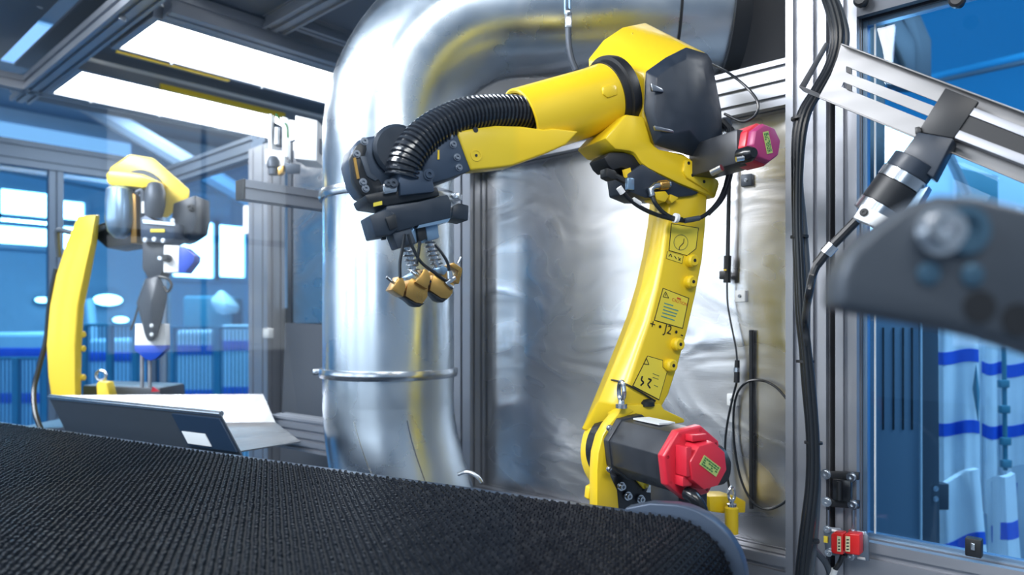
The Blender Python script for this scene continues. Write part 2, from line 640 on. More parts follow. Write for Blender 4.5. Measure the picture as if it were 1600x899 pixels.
# right window
x_w0, x_w1 = x1350, wx(1850)
wz0, wz1 = 0.955, 2.27
win = thing('window_1', 'large blue tinted window with aluminium frame right of the posts', 'window', (x_w0 + .4, WY, wz0))
struct(win)
MB().abox(x_w0 + .004, x_w1, WY - .004, WY + .004, wz0, wz1).build('pane', 'glass_blue', win)
tslot(MB(), (x_w0, WY - .03, wz0 - .065), (x_w1, WY - .03, wz0 - .065), (0, 0, 1), .13, .06, 2, 1, gap=.016).build('bottom_rail', 'alu', win)
tslot(MB(), (x_w0, WY - .03, wz0 - .19), (x_w1, WY - .03, wz0 - .19), (0, 0, 1), .10, .09, 2, 1, gap=.016).build('sill_rail', 'alu', win)
tslot(MB(), (x_w0, WY - .03, wz1 + .06), (x_w1, WY - .03, wz1 + .06), (0, 0, 1), .12, .06, 1, 1, gap=.02).build('top_rail', 'darkpanel', win)
sl = MB()
sl.abox(x_w0 + .002, x_w0 + .012, WY - .014, WY + .01, wz0, wz1)
sl.build('seal', 'steel_blue', win)
sl = MB().abox(x_w0 + .012, x_w1, WY - .012, WY + .01, wz0, wz0 + .010)
sl.build('seal', 'steel_blue', win)
sl = MB().abox(x_w0 + .012, x_w1, WY - .012, WY + .01, wz1 - .010, wz1)
sl.build('seal', 'steel_blue', win)
MB().abox(x_w0 + .026, x_w0 + .030, WY - .008, WY - .003, wz0 + .01, wz1 - .01).build('pane_edge', 'label_white', win)
# fixings on the window
c = onY(1522, 855, WY - .065)
k = thing('window_clip', 'small black clip on the lower window rail', 'clip', c - V((0, 0, .02)))
MB().box(c, (.016, 0, 0), (0, .012, 0), (0, 0, .021)).build('clip_body', 'black', k, bevel=.003)
MB().box(c + V((0, -.013, .004)), (.004, 0, 0), (0, .003, 0), (0, 0, .008)).build('screw', 'steel', k, bevel=.001)
for px, lab in ((1347, 'round black knob at the top corner of the door stile'), (1497, 'round black knob on the top window rail')):
    c = onY(px, 2, WY - .075)
    kn = MB().lathe(c, (0, -1, 0), [(-.02, .010), (0, .010), (.002, .017), (.014, .017), (.018, .012)], 18).build('clamp_knob', 'black', None)
    tag(kn, lab, 'knob')

# ================================================================== CEILING LIGHTS AND FRAME
LZ = 2.80


def led_panel(label, x0, x1, y0, y1):
    t = thing('led_panel_light', label, 'ceiling light', ((x0 + x1) / 2, (y0 + y1) / 2, LZ), 'ceiling panel lights')
    fr = MB()
    for a in ((x0 - .03, x0, y0 - .0, y1), (x1, x1 + .03, y0, y1), (x0 - .03, x1 + .03, y0 - .03, y0), (x0 - .03, x1 + .03, y1, y1 + .03)):
        MB().abox(a[0], a[1], a[2], a[3], LZ - .004, LZ + .05).build('frame', 'alu', t)
    MB().abox(x0, x1, y0, y1, LZ + .004, LZ + .012).build('diffuser', 'led', t, label='glowing white diffuser')
    MB().abox(x0 - .02, x1 + .02, y0 - .02, y1 + .02, LZ + .05, LZ + .075).build('housing', 'white', t)
    n = 3
    for k in range(n):
        y = y0 + (y1 - y0) * (k + .5) / n * .8
        bolt(t, (x0 - .015, y, LZ - .004), (0, 0, -1), .009, .008, 'steel_dark', 'screw')
    return t


led_panel('glowing ceiling panel light, the upper and nearer one', -3.61, -3.16, 1.2, 3.0)
led_panel('glowing ceiling panel light, the lower and farther one', -4.59, -4.09, 1.18, 2.62)
ys = MB().abox(-3.665, -3.645, 1.2, 1.75, 2.79, 2.835).build('yellow_strip', 'amber')
tag(ys, 'yellow strip along the edge of the upper panel light', 'strip')
ys = MB().abox(-4.055, -4.04, 1.55, 2.3, 2.79, 2.82).build('yellow_strip', 'amber')
tag(ys, 'yellow strip along the edge of the lower panel light', 'strip')
alu('ceiling_beam', 'slotted ceiling beam across the near ends of both lights', (-4.95, 1.10, 2.84), (-2.9, 1.10, 2.84), (0, 1, 0), .10, .08, 2, 1, cat='beam', gap=.02)
alu('ceiling_beam', 'grey ceiling beam running beside the upper panel light', (-3.06, 1.2, 2.84), (-3.06, 3.3, 2.84), (1, 0, 0), .10, .10, 1, 1, cat='beam', gap=.018)
alu('ceiling_beam', 'grey ceiling beam on the outer side of the lower light', (-4.68, .2, 2.84), (-4.68, 3.3, 2.84), (1, 0, 0), .07, .08, 1, 1, cat='beam', gap=.018)
alu('ceiling_beam', 'slotted ceiling beam slanting to the top edge of the picture', (-3.0, 1.65, 2.88), (-0.9, 1.65, 2.88), (0, 1, 0), .11, .08, 2, 1, cat='beam', gap=.03)
alu('ceiling_beam', 'short slotted ceiling beam ending at the duct', (-2.90, 1.72, 2.88), (-2.90, 3.3, 2.88), (1, 0, 0), .06, .06, 1, 1, cat='beam', gap=.016)
# dark cable tray box in the upper left corner, outside the beam
bx = thing('cable_box', 'dark overhead box in the top corner beyond the beam', 'box', (-4.3, .75, 2.95))
MB().abox(-5.0, -3.3, .55, .98, 2.98, 3.2).build('box_body', 'ceil', bx, bevel=.01)
p = P(196, 18, 3.0)
MB().tube([P(199, -20, 3.0), P(194, 22, 3.0), P(190, 32, 3.0)], .016, 12).build('pipe_stub', 'alu', bx)
MB().tube([P(65, -20, 3.3), P(62, 12, 3.3)], .014, 12).build('pipe_stub', 'alu', bx)

# ================================================================== DUCT
DV = 2.36
dc = P(608, 505, DV)
DR = 101 / FPX * DV
ddir = cdir(0.985, -0.06).normalized()
duct = thing('ventilation_duct', 'large galvanised ventilation duct bending behind the yellow robot', 'duct', (dc.x, dc.y, 0.6))
zc = EYE + (505 - 8) / FPX * 2.30          # axis height of the horizontal run
RB = 0.435                                # bend radius of the axis
z_bend = zc - RB
MB().lathe((dc.x, dc.y, 0), Z3, [(1.235, DR), (z_bend, DR)], 64, caps=False).build('vertical_pipe', 'duct', duct)
# elbow (segmented gore bend) and horizontal run
rings, side = [], ddir.cross(Z3).normalized()
NB = 24
for k in range(NB + 1):
    t = math.pi / 2 * k / NB
    c = V((dc.x, dc.y, z_bend)) + ddir * (RB * (1 - math.cos(t))) + Z3 * (RB * math.sin(t))
    nrm = -ddir * math.cos(t) + Z3 * math.sin(t)
    rings.append([c + (nrm * math.cos(q) + side * math.sin(q)) * DR for q in (2 * math.pi * j / 64 for j in range(64))])
MB().loft(rings, caps=False).build('elbow', 'duct', duct)
run_l = 1.06
MB().lathe(V((dc.x, dc.y, zc)) + ddir * RB, ddir, [(0, DR), (run_l - RB + .075, DR), (run_l - RB + .08, DR - .02), (run_l - RB + .081, .01)], 64, caps=False).build('horizontal_pipe', 'duct', duct)
MB().lathe(V((dc.x, dc.y, zc)) + ddir * (run_l + .03), ddir, [(0, DR + .002), (0, DR + .022), (.05, DR + .022), (.05, DR + .002)], 64, caps=False).build('wall_collar', 'black', duct, label='dark rubber cuff at the end of the duct')
MB().lathe(V((dc.x, dc.y, zc)) + ddir * .93, ddir, [(0, DR + .001), (0, DR + .005), (.008, DR + .005), (.008, DR + .001)], 64, caps=False).build('strap', 'black', duct)
# lower transition: widens and leans to the right
rings = []
base_shift = cdir(0.075, -0.02)
for k in range(15):
    t = k / 14
    z = 1.235 - 0.46 * t
    e = t * t * (3 - 2 * t)
    c = V((dc.x, dc.y, z)) + base_shift * e
    rr = DR * (1 + 0.10 * e)
    rings.append([c + (V((math.cos(q), math.sin(q), 0))) * rr for q in (2 * math.pi * j / 64 for j in range(64))])
MB().loft(rings, caps=False).build('lower_transition', 'duct', duct)
MB().lathe(V((dc.x, dc.y, .745)) + base_shift, Z3, [(0, DR * 1.1), (.008, DR * 1.1 + .02), (.03, DR * 1.1 + .02), (.038, DR * 1.1)], 64, caps=False).build('foot_flange', 'steel', duct)


def clamp(z, r, side_dir):
    pr_ = [(-.016, r + .001), (-.014, r + .010), (-.004, r + .013), (.004, r + .013), (.014, r + .010), (.016, r + .001)]
    cl = MB().lathe((dc.x, dc.y, z), Z3, pr_, 64, caps=False).build('clamp_ring', 'steel', duct)
    c = V((dc.x, dc.y, z)) + side_dir * (r + .018)
    MB().box(c, side_dir * .014, side_dir.cross(Z3) * .022, Z3 * .010).build('clamp_lug', 'steel', cl, bevel=.003)
    MB().tube([c - side_dir.cross(Z3) * .03, c + side_dir.cross(Z3) * .03], .005, 8).build('clamp_screw', 'steel_dark', cl)


z1 = onplane(600, 292, V((dc.x, dc.y, 1)) - cdir(0, 1) * DR, cdir(0, 1)).z
z2 = onplane(600, 589, V((dc.x, dc.y, 1)) - cdir(0, 1) * DR, cdir(0, 1)).z
clamp(z1, DR, cdir(.98, -.2).normalized())
clamp(z2, DR, cdir(-.995, -.05).normalized())
# lock seams on the gores: thin raised spirals
for t0, px0, px1, y0, y1, zz in ((0, 645, 660, 600, 690, 1), ):
    pass
sm = MB()
def seam(q0, q1, za, zb_, r):
    pts = []
    for k in range(20):
        t = k / 19
        q = q0 + (q1 - q0) * t
        z = za + (zb_ - za) * t
        e = max(0, (1.235 - z) / .46)
        e = e * e * (3 - 2 * e)
        c = V((dc.x, dc.y, z)) + base_shift * e
        rr = r * (1 + .10 * e) + .0005
        dd = cdir(math.sin(q), -math.cos(q))
        pts.append(c + dd * rr)
    return pts
MB().tube(seam(.42, .62, 1.20, .80, DR), .0018, 6).build('seam', 'steel_dark', duct)
MB().tube(seam(-.35, .05, 1.20, .80, DR), .0018, 6).build('seam', 'steel', duct)

# foot clip visible at the rim behind the belt
c = P(741, 748, 2.12)
kc = MB()
kc.tube(spline([c + cdir(-.05, 0, .012), c + cdir(-.02, 0, .02), c + cdir(.01, 0, .004), c + cdir(.022, 0, -.012)], 5), .006, 8)
o = kc.build('hose_clip', 'steel')
adopt(o, duct)

# ================================================================== CONVEYOR
BZ = 1.14
be = V((0.976, 0.217, 0)).normalized()       # running direction (towards the right end)
bn = V((-be.y, be.x, 0))                      # across, away from the camera
BF = 1.300                                    # far edge distance along bn
BN = 0.42
RR = 0.100                                    # end roller radius
p_end = onZ(1062, 806, BZ)
XE = p_end.dot(be)                            # tangent point where belt starts to wrap
XS = -3.9
conv = thing('brush_conveyor', 'black studded conveyor belt running across the foreground', 'conveyor', be * -1.6 + bn * .9 + Z3 * .0)


def bpt(s, d, h=0.0):
    """point on belt: s along, d across, h above surface (wraps the end roller)"""
    if s <= XE:
        return be * s + bn * d + Z3 * (BZ + h)
    q = (s - XE) / RR
    return be * (XE + math.sin(q) * (RR + h)) + bn * d + Z3 * (BZ - RR + math.cos(q) * (RR + h))


ss = [XS, XE] + [XE + RR * math.pi * .75 * k / 14 for k in range(1, 15)]
mb = MB()
mb.loft([[bpt(s, BN), bpt(s, BF - .03), bpt(s, BF - .03, -.012), bpt(s, BN, -.012)] for s in ss])
mb.build('belt', 'rubber', conv)
# studs: fine rubber pile, one mesh
sp = 0.0160
verts, faces = [], []
rowi = 0
s = XS
while s < XE + RR * 2.1:
    off = (rowi % 2) * sp * .5 + random.uniform(-.0012, .0012)
    d = BN + off
    while d < BF - .034:
        keep = True
        if keep:
            r0 = .0037 + random.uniform(-.0003, .0003)
            hh = .0065 + random.uniform(-.0015, .0015)
            dx, dy = random.uniform(-.0008, .0008), random.uniform(-.0008, .0008)
            i0 = len(verts)
            for (a, b) in ((-1, -1), (1, -1), (1, 1), (-1, 1)):
                verts.append(bpt(s + a * r0, d + b * r0, -.001))
            for (a, b) in ((-1, -1), (1, -1), (1, 1), (-1, 1)):
                verts.append(bpt(s + a * r0 * .5 + dx, d + b * r0 * .5 + dy, hh))
            faces += [(i0, i0 + 1, i0 + 5, i0 + 4), (i0 + 1, i0 + 2, i0 + 6, i0 + 5), (i0 + 2, i0 + 3, i0 + 7, i0 + 6), (i0 + 3, i0, i0 + 4, i0 + 7), (i0 + 4, i0 + 5, i0 + 6, i0 + 7)]
        d += sp
    s += .0092
    rowi += 1
me = bpy.data.meshes.new('belt_studs')
me.from_pydata([tuple(p) for p in verts], [], faces)
mat('stud', (0.004, 0.006, 0.011), 0.45, spec=.22)
me.materials.append(MATS['stud'])
so = bpy.data.objects.new('belt_studs', me)
COL.objects.link(so)
so['kind'] = 'stuff'
adopt(so, conv)
# far side plate with rounded end
def sp_pt(s, z):
    return be * s + bn * (BF - .028) + Z3 * z
out = [sp_pt(XE - .10, BZ - .30), sp_pt(XE - .10, BZ + .006), sp_pt(XE - .05, BZ + .022)]
RP = RR + .026
for k in range(0, 15):
    q = math.pi * .62 * k / 14
    out.append(be * (XE + math.sin(q) * RP) + bn * (BF - .028) + Z3 * (BZ - RR + math.cos(q) * RP))
out.append(sp_pt(XE + .08, BZ - .45))
out.append(sp_pt(XE - .10, BZ - .45))
MB().prism(out, bn * .03).build('side_plate', 'bluegrey', conv, bevel=.004, seg=3)
out2 = [bpt(XS, BF - .028, -.20), bpt(XS, BF - .028, -.003), bpt(XE - .10, BF - .028, -.003), bpt(XE - .10, BF - .028, -.20)]
MB().prism(out2, bn * .03).build('side_rail', 'bluegrey', conv, bevel=.003)
a = be * (XE + .0) + Z3 * (BZ - RR)
MB().tube([a + bn * BN, a + bn * (BF - .03)], RR - .014, 24).build('end_roller', 'steel_dark', conv)
for s_ in (-2.6, -1.5, XE - .2):
    MB().box(be * s_ + bn * (BF - .1) + Z3 * .45, be * .03, bn * .03, Z3 * .45).build('leg', 'castgrey', conv)
    MB().box(be * s_ + bn * (BN + .06) + Z3 * .45, be * .03, bn * .03, Z3 * .45).build('leg', 'castgrey', conv)

# ================================================================== NEAR ROBOT
RO = P(945, 700, 1.72)
RA = cdir(0.431, -0.902).normalized()        # joint-2 axis, towards the camera's right
RF = cdir(-0.902, -0.431).normalized()       # robot's forward


def pr(px, py, s=0.0):
    return onplane(px, py, RO + RA * s, RA)


def prs(pix, s):
    return [pr(x, y, s) for x, y in pix]


def slab(pix, s0, s1):
    """outline on the near plane s1, thickness back to s0"""
    return MB().prism(prs(pix, s1), RA * (s0 - s1))


rb = thing('industrial_robot', 'large yellow six-axis robot arm in front of the polished wall', 'robot', V((RO.x, RO.y, 0.78)) + RA * -.02)

# lower arm
secs = [((1024, 296), (1048, 298), (1106, 302)), ((1020, 345), (1043, 348), (1103, 352)), ((1012, 395), (1037, 400), (1098, 405)),
        ((1001, 445), (1027, 452), (1088, 458)), ((986, 495), (1014, 505), (1075, 515)), ((967, 545), (997, 557), (1060, 570)),
        ((948, 592), (982, 604), (1045, 617)), ((934, 626), (968, 634), (1032, 640))]
rings = []
for L, M, R in secs:
    lp, mp, rp = pr(*L, -.045), pr(*M, .05), pr(*R, .05)
    lr = pr(L[0] + 3, L[1], -.02)
    fm = lp.lerp(mp, .5) + (lp - mp).cross(Z3).normalized() * 0
    ring = [rp, mp, mp.lerp(lr, .35) + RF * .006 + RA * .006, lr + RF * .004, lp, lp - RF * .02 - RA * .05, rp - RA * .14]
    rings.append(ring)
lp, mp, rp = pr(908, 672, -.078), pr(940, 678, -.045), pr(1005, 676, -.045)
rings.append([rp, mp, mp.lerp(lp, .3), mp.lerp(lp, .7), lp, lp - RF * .01 - RA * .01, rp - RA * .045])
larm = MB().loft(rings).build('lower_arm', 'yellow', rb, bevel=.005, seg=2, ang=50)

# hub discs at the shoulder joint
hc_ = pr(968, 700, -.085)
MB().lathe(hc_, RA, [(0, .04), (0, .116), (.006, .122), (.040, .122), (.046, .116), (.046, .04)], 48).build('shoulder_hub', 'yellow', rb)
MB().lathe(pr(966, 700, -.03), RA, [(-.010, .03), (-.010, .090), (.02, .090), (.024, .082), (.024, .03)], 48).build('shoulder_bearing', 'blackgloss', rb)
# turret: curved cheek plate and mounting block
slab([(976, 633), (966, 647), (952, 664), (942, 682), (935, 708), (933, 735), (933, 765), (933, 800), (968, 800), (965, 766), (955, 745), (949, 715), (948, 688), (961, 670), (973, 655), (992, 643)], .022, .058).build('turret_cheek', 'yellow', rb, bevel=.004)
slab([(966, 648), (976, 633), (1033, 631), (1038, 640), (1070, 655), (1070, 661), (1012, 668), (972, 664)], .0, .055).build('turret_block', 'yellow', rb, bevel=.004)
slab([(921, 762), (930, 757), (941, 770), (941, 796), (919, 780)], .0, .02).build('turret_lug', 'yellow', rb, bevel=.003)
slab([(962, 740), (1070, 740), (1090, 800), (1090, 860), (960, 860)], -.12, -.01).build('turret_base', 'castgrey', rb, bevel=.01)
MB().lathe(pr(1060, 870, -.05) * 1.0, Z3, [(-.6, .15), (-.02, .15), (0, .13)], 32).build('pedestal', 'castgrey', rb)
# dark clutter under the motor
slab([(962, 744), (985, 740), (1040, 745), (1060, 765), (1050, 800), (965, 800)], -.01, .04).build('gear_housing', 'motor', rb, bevel=.006)
slab([(990, 742), (1018, 750), (1012, 770), (1000, 757)], .04, .05).build('web', 'yellow', rb, bevel=.002)
for q in ((970, 760), (980, 775), (1000, 780)):
    bolt(rb, pr(*q, .045), RA, .008, .012, 'steel')
slab([(1015, 755), (1038, 758), (1030, 772), (1010, 770)], .04, .06).build('bracket', 'steel', rb, bevel=.002)

# joint-2 motor
S = pr(982, 696, .05)
tl = 0.0
while proj(S + RA * tl)[0] < 1076:
    tl += .002
R8 = .077
ph = math.radians(22.5) + .14
def octo(o, prof, name, m, parent, bevel=.002, r8=8):
    return MB().lathe(o, RA, prof, r8, a=RF, phase=ph).build(name, m, parent, bevel=bevel, ang=30)
mot = octo(S, [(-.01, R8 * .98), (tl - .004, R8 * .94)], 'motor_body', 'motor', rb)
octo(S, [(-.02, R8 * 1.02), (.028, R8 * 1.02)], 'motor_flange', 'motor', mot)
MB().box(S + Z3 * R8 * .92 + RA * (tl * .45), RA * tl * .22, RF * .022, Z3 * .002).build('rating_plate', 'label_white', mot)
for a_ in (-.035, .05):
    for z_ in (-.045, .05):
        bolt(mot, S + RA * .03 + RF * a_ * 1.5 + Z3 * z_, RA, .006, .008, 'steel')
cap = octo(S + RA * tl, [(-.006, R8 * 1.04), (.012, R8 * 1.04), (.016, R8)], 'motor_cap', 'red', rb)
CF = S + RA * (tl + .016) - RF * .006
octo(CF, [(0, R8 * .70), (.040, R8 * .64)], 'cap_front', 'red', cap, .003)
MB().box(CF + RF * .048 + Z3 * .012 + RA * .018, RF * .007, RA * .018, Z3 * .030).build('cap_rib', 'red', cap, bevel=.002)
MB().box(CF + RF * .010 + Z3 * .056 + RA * .012, RF * .020, RA * .012, Z3 * .007).build('cap_rib', 'red', cap, bevel=.002)
MB().box(CF + RF * .044 - Z3 * .030 + RA * .012, RF * .012, RA * .014, Z3 * .010).build('cap_rib', 'red', cap, bevel=.002)
for k in range(8):
    q = ph + math.pi / 4 * k
    b_ = RA.cross(RF)
    bolt(cap, S + RA * (tl + .012) + (RF * math.cos(q) + b_ * math.sin(q)) * R8 * .90, RA, .0035, .004, 'blackgloss', 'screw')


def decal(parent, o, xd, yd, w, h, m, name, ink, rows=4, seed=1, nrm=None):
    """small plate with rows of printed characters"""
    xd, yd = xd.normalized(), yd.normalized()
    n = xd.cross(yd).normalized()
    if n.dot(CAMP - o) < 0:
        n = -n
    pl_ = MB().box(o + n * .0006, xd * w / 2, yd * h / 2, n * .0006).build(name, m, parent)
    rnd = random.Random(seed)
    mb_ = MB()
    for r in range(rows):
        y = h * (.5 - (r + .5) / rows) * .84
        x = -w * .43
        while x < w * .40:
            l = rnd.uniform(.05, .16) * w
            l = min(l, w * .43 - x)
            if rnd.random() < .85:
                mb_.box(o + n * .0014 + xd * (x + l / 2) + yd * y, xd * l / 2, yd * h / rows * .26, n * .0003)
            x += l + w * .03
    mb_.build('print', ink, pl_)
    return pl_


rt = -RF * math.cos(.60) - Z3 * math.sin(.60)
upv = -RF * math.sin(.60) + Z3 * math.cos(.60)
decal(cap, CF + RA * .0405 - RF * .002, rt, upv, .052, .022, 'label_green', 'cap_label', 'ink_green', 4, 3)
# black connector and elbow below the cap
MB().tube(spline([CF + RA * .012 + RF * .034 - Z3 * .058, CF + RA * .03 + RF * .032 - Z3 * .062, CF + RA * .04 + RF * .022 - Z3 * .085, CF + RA * .02 - RF * .0 - Z3 * .12], 5), .014, 12).build('cable_gland', 'blackgloss', cap)
MB().lathe(S + RA * tl - RF * .055 - Z3 * .012, -RF, [(0, .045), (.02, .045), (.032, .026), (.04, .024), (.046, .015)], 24).build('side_connector', 'black', mot)
MB().box(CF - RA * .07 - Z3 * .085 - RF * .01, RA * .05, RF * .04, Z3 * .02).build('lower_cover', 'motor', mot, bevel=.006)

# yellow stop lug with eyebolt beside the base
slab([(1108, 776), (1150, 776), (1166, 784), (1165, 802), (1130, 803), (1110, 800)], -.10, -.03).build('stop_bar', 'yellow', rb, bevel=.004)
MB().lathe(pr(1143, 822, 0.0), Z3, [(-.02, .014), (-.02, .018), (.048, .018), (.052, .014)], 20).build('stop_post', 'yellow', rb)
e0 = pr(1143, 790, 0.0)
eb = MB()
eb.lathe(e0, Z3, [(-.006, .013), (.004, .013), (.006, .007), (.014, .006)], 14)
eb.tube([e0 + Z3 * .030 + (RF * math.cos(q) * .011 + Z3 * math.sin(q) * .019) for q in (2 * math.pi * k / 18 for k in range(19))], .0042, 8, caps=False)
eb.build('eyebolt', 'steel', rb)
e0 = pr(971, 634, .065)
eb = MB()
eb.lathe(e0, Z3, [(-.006, .014), (.004, .014), (.006, .008), (.014, .007)], 14)
eb.tube([e0 + Z3 * .034 + (RA * math.cos(q) * .011 + Z3 * math.sin(q) * .023) for q in (2 * math.pi * k / 18 for k in range(19))], .0055, 8, caps=False)
eb.build('eyebolt', 'steel', rb)
MB().lathe(pr(1010, 632, .045), Z3, [(-.004, .020), (.006, .020), (.012, .014), (.014, .004)], 20).build('plug', 'black', rb)
MB().tube(spline([pr(948, 596, -.04), pr(952, 594, -.02), pr(966, 596, .03), pr(985, 604, .054), pr(1006, 616, .054), pr(1024, 627, .054)], 5), .0024, 6).build('cable_tie', 'black', rb)

# bosses on the arm's side
for q in ((1078, 408), (1076, 441), (1056, 538), (1045, 571)):
    bo = MB().lathe(pr(*q, .05), RA, [(-.002, .016), (.014, .016), (.019, .012), (.019, .004), (.006, .004)], 24).build('boss', 'yellow', larm)
    MB().lathe(pr(*q, .05) + RA * .0175, RA, [(0, .0045), (.002, .0045)], 12).build('boss_hole', 'black', bo)

# stickers on the arm's side
SS = .0512


def sticker(pix, name='warning_sticker'):
    b0 = MB().prism(prs(pix, SS), RA * -.002).build(name, 'ink', larm)
    cx_, cy_ = sum(p_[0] for p_ in pix) / len(pix), sum(p_[1] for p_ in pix) / len(pix)
    MB().prism(prs([(x + (cx_ - x) * .055, y + (cy_ - y) * .045) for x, y in pix], SS + .0007), RA * -.001).build('sticker_face', 'label_yellow', b0)
    return b0


def pline(pix, w, m, parent, name='print', s=SS + .0012):
    mb_ = MB()
    for (x0, y0), (x1, y1) in pix:
        a_, b_ = pr(x0, y0, s), pr(x1, y1, s)
        d_ = (b_ - a_)
        n_ = RA.cross(d_).normalized() * w / 2
        mb_.prism([a_ - n_, b_ - n_, b_ + n_, a_ + n_], RA * -.0005)
    return mb_.build(name, m, parent)


st = sticker([(1049, 349), (1092, 356), (1088, 389), (1074, 400), (1045, 392)], 'lifting_sticker')
ring_px = [(1064 + 11 * math.cos(q), 379 + 12 * math.sin(q)) for q in (2 * math.pi * k / 20 for k in range(20))]
pline([(ring_px[k], ring_px[(k + 1) % 20]) for k in range(20)], .0014, 'ink_grey', st)
pline([((1062, 386), (1068, 380)), ((1068, 380), (1069, 373)), ((1062, 386), (1061, 391))], .002, 'ink', st)
st = sticker([(1043, 393), (1068, 400), (1066, 412), (1041, 404)], 'small_sticker')
pline([((1045, 401), (1048, 397)), ((1048, 397), (1050, 402)), ((1054, 400), (1057, 405)), ((1060, 402), (1063, 408)), ((1060, 407), (1064, 404))], .002, 'ink', st)
st = sticker([(1036, 450), (1077, 466), (1067, 514), (1022, 501)])
pline([((1040, 456), (1036, 464)), ((1040, 456), (1045, 466)), ((1036, 464), (1045, 466)), ((1040.5, 459), (1040.5, 463))], .0016, 'ink', st)
xdir, ydir = (pr(1070, 474, SS) - pr(1036, 462, SS)), (pr(1040, 440, SS) - pr(1030, 480, SS))
text_mesh('print_text', 'CAUTION', pr(1062, 472.5, SS + .0012), xdir, ydir, .011, 'ink_red', st)
pline([((1058, 466), (1064, 468))], .004, 'ink_red', st)
pline([((1038, 474), (1052, 478)), ((1037, 479), (1060, 486)), ((1036, 484), (1058, 491)), ((1035, 489), (1056, 495)), ((1033, 494), (1054, 501))], .0028, 'ink_cyan', st)
text_mesh('axis_mark', '+ \u2022 J2 \u2022 -', pr(1042, 515, SS + .0002), xdir, ydir, .031, 'ink', larm)
st = sticker([(1012, 556), (1036, 563), (1036, 574), (1043, 581), (1030, 626), (988, 604)], 'moving_sticker')
pline([((1010, 560), (1006, 569)), ((1010, 560), (1014, 570)), ((1006, 569), (1014, 570))], .0018, 'ink', st)
pline([((1004, 588), (1002, 594)), ((1002, 594), (1006, 598)), ((1006, 598), (1001, 603)), ((1013, 592), (1018, 594)), ((1018, 594), (1012, 601)), ((1012, 601), (1016, 607))], .0040, 'ink', st)
pline([((1020, 584), (1030, 588)), ((1020, 590), (1029, 593)), ((1022, 602), (1028, 605))], .0016, 'ink_grey', st)

# ---- elbow casting
back = [(1007, 35), (972, 42), (942, 62), (918, 92), (925, 190), (950, 228), (1045, 60)]
front = [(1009, 112), (1071, 73), (1105, 84), (1125, 172), (1112, 244), (1022, 226), (1006, 180)]
el = MB().hull(prs(back, -.11) + prs(front, .05)).build('elbow_casting', 'yellow', rb, bevel=.006, seg=3)
outer = [(1009, 112), (1040, 90), (1072, 74), (1105, 84), (1112, 95), (1127, 172), (1129, 215), (1118, 250), (1075, 243), (1022, 226), (1006, 172)]
inner = [(1026, 121), (1048, 104), (1072, 92), (1096, 97), (1100, 105), (1117, 172), (1077, 205), (1062, 222), (1034, 212), (1022, 180)]
cov = MB().hull(prs(outer, .052) + prs(outer, .066) + prs(inner, .088) + prs([(1062, 152), (1064, 172)], .102) + prs([(1078, 204)], .112) + prs([(1114, 178)], .098)).build('elbow_cover', 'cover', rb, bevel=.003, label='dark faceted plastic cover')
slab([(1018, 130), (1035, 138), (1038, 144), (1020, 142)], .09, .0985).build('cover_latch', 'steel_dark', cov, bevel=.002)
slab([(1023, 196), (1060, 205), (1061, 209), (1025, 203)], .09, .0985).build('cover_latch', 'steel_dark', cov, bevel=.002)
MB().lathe(pr(985, 60, -.085), (RA - RF * .3 + Z3 * .3), [(0, .004), (.012, .009), (.014, .009), (.014, .002)], 14).build('lifting_hole', 'yellow', el)
# yellow leg reaching back down to the lower arm
leg = slab([(945, 216), (979, 178), (1006, 182), (1018, 222), (1030, 233), (1067, 240), (1078, 247), (1124, 282), (1125, 289), (1118, 310), (1100, 302), (1060, 286), (1013, 263), (1002, 254), (992, 239), (984, 236), (962, 233)], -.07, .06)
lego = leg.build('elbow_leg', 'yellow', rb, bevel=.006)
slab([(1071, 250), (1080, 250), (1122, 284), (1116, 304), (1074, 278), (1068, 268)], .05, .066).build('leg_pad', 'yellow', lego, bevel=.003)
for q in ((1076, 255), (1093, 266), (1082, 274), (1100, 284)):
    MB().lathe(pr(*q, .066), RA, [(-.001, .0042), (.001, .0042)], 10).build('bolt_hole', 'black', lego)
slab([(1022, 300), (1040, 298), (1046, 306), (1040, 316), (1026, 312)], .02, .07).build('arm_step', 'yellow', larm, bevel=.003)
slab([(1048, 303), (1062, 309), (1050, 318), (1046, 312)], .05, .068).build('arm_step', 'yellow', larm, bevel=.003)
# ---- forearm
FA = pr(950, 152, -.03)
FB = pr(832, 187, -.03)
fd = (FB - FA).normalized()
fl_ = (FB - FA).length
TR = .080
MB().lathe(FA, fd, [(-.03, .06), (-.03, .094), (-.015, .098), (-.004, .098), (-.002, .090), (.014, .088), (.014, .06)], 48).build('forearm_collar', 'black', rb, label='black seal ring between casting and forearm tube')
ft = MB().lathe(FA, fd, [(.01, .07), (.01, TR + .004), (.05, TR + .001), (fl_ + .035, TR), (fl_ + .037, TR - .004), (fl_ + .035, TR - .010), (fl_ * .45, TR - .012), (fl_ * .45, .01)], 56).build('forearm_tube', 'yellow', rb, ang=40)
slab([(942, 135), (958, 131), (964, 134), (966, 148), (950, 153), (942, 147)], .03, .054).build('tube_tab', 'yellow', ft, bevel=.003)
MB().lathe(FA + fd * (fl_ * .45 + .002), fd, [(0, .005), (0, TR - .013), (.002, TR - .013), (.002, .005)], 32).build('tube_bulkhead', 'black', ft)
slab([(865, 200), (850, 202), (812, 197), (775, 196), (745, 200), (713, 205), (736, 266), (770, 263), (800, 259), (850, 241), (885, 226), (905, 205)], .0, .048).build('forearm_fork', 'yellow', rb, bevel=.005, seg=3)
MB().lathe(pr(744, 243, .048), RA, [(-.001, .013), (.0015, .013), (.0015, .010), (.0005, .010)], 24).build('fork_boss', 'yellow', rb)
MB().lathe(pr(744, 243, .0485), RA, [(0, .003), (.0015, .003)], 10).build('bolt_hole', 'black', rb)
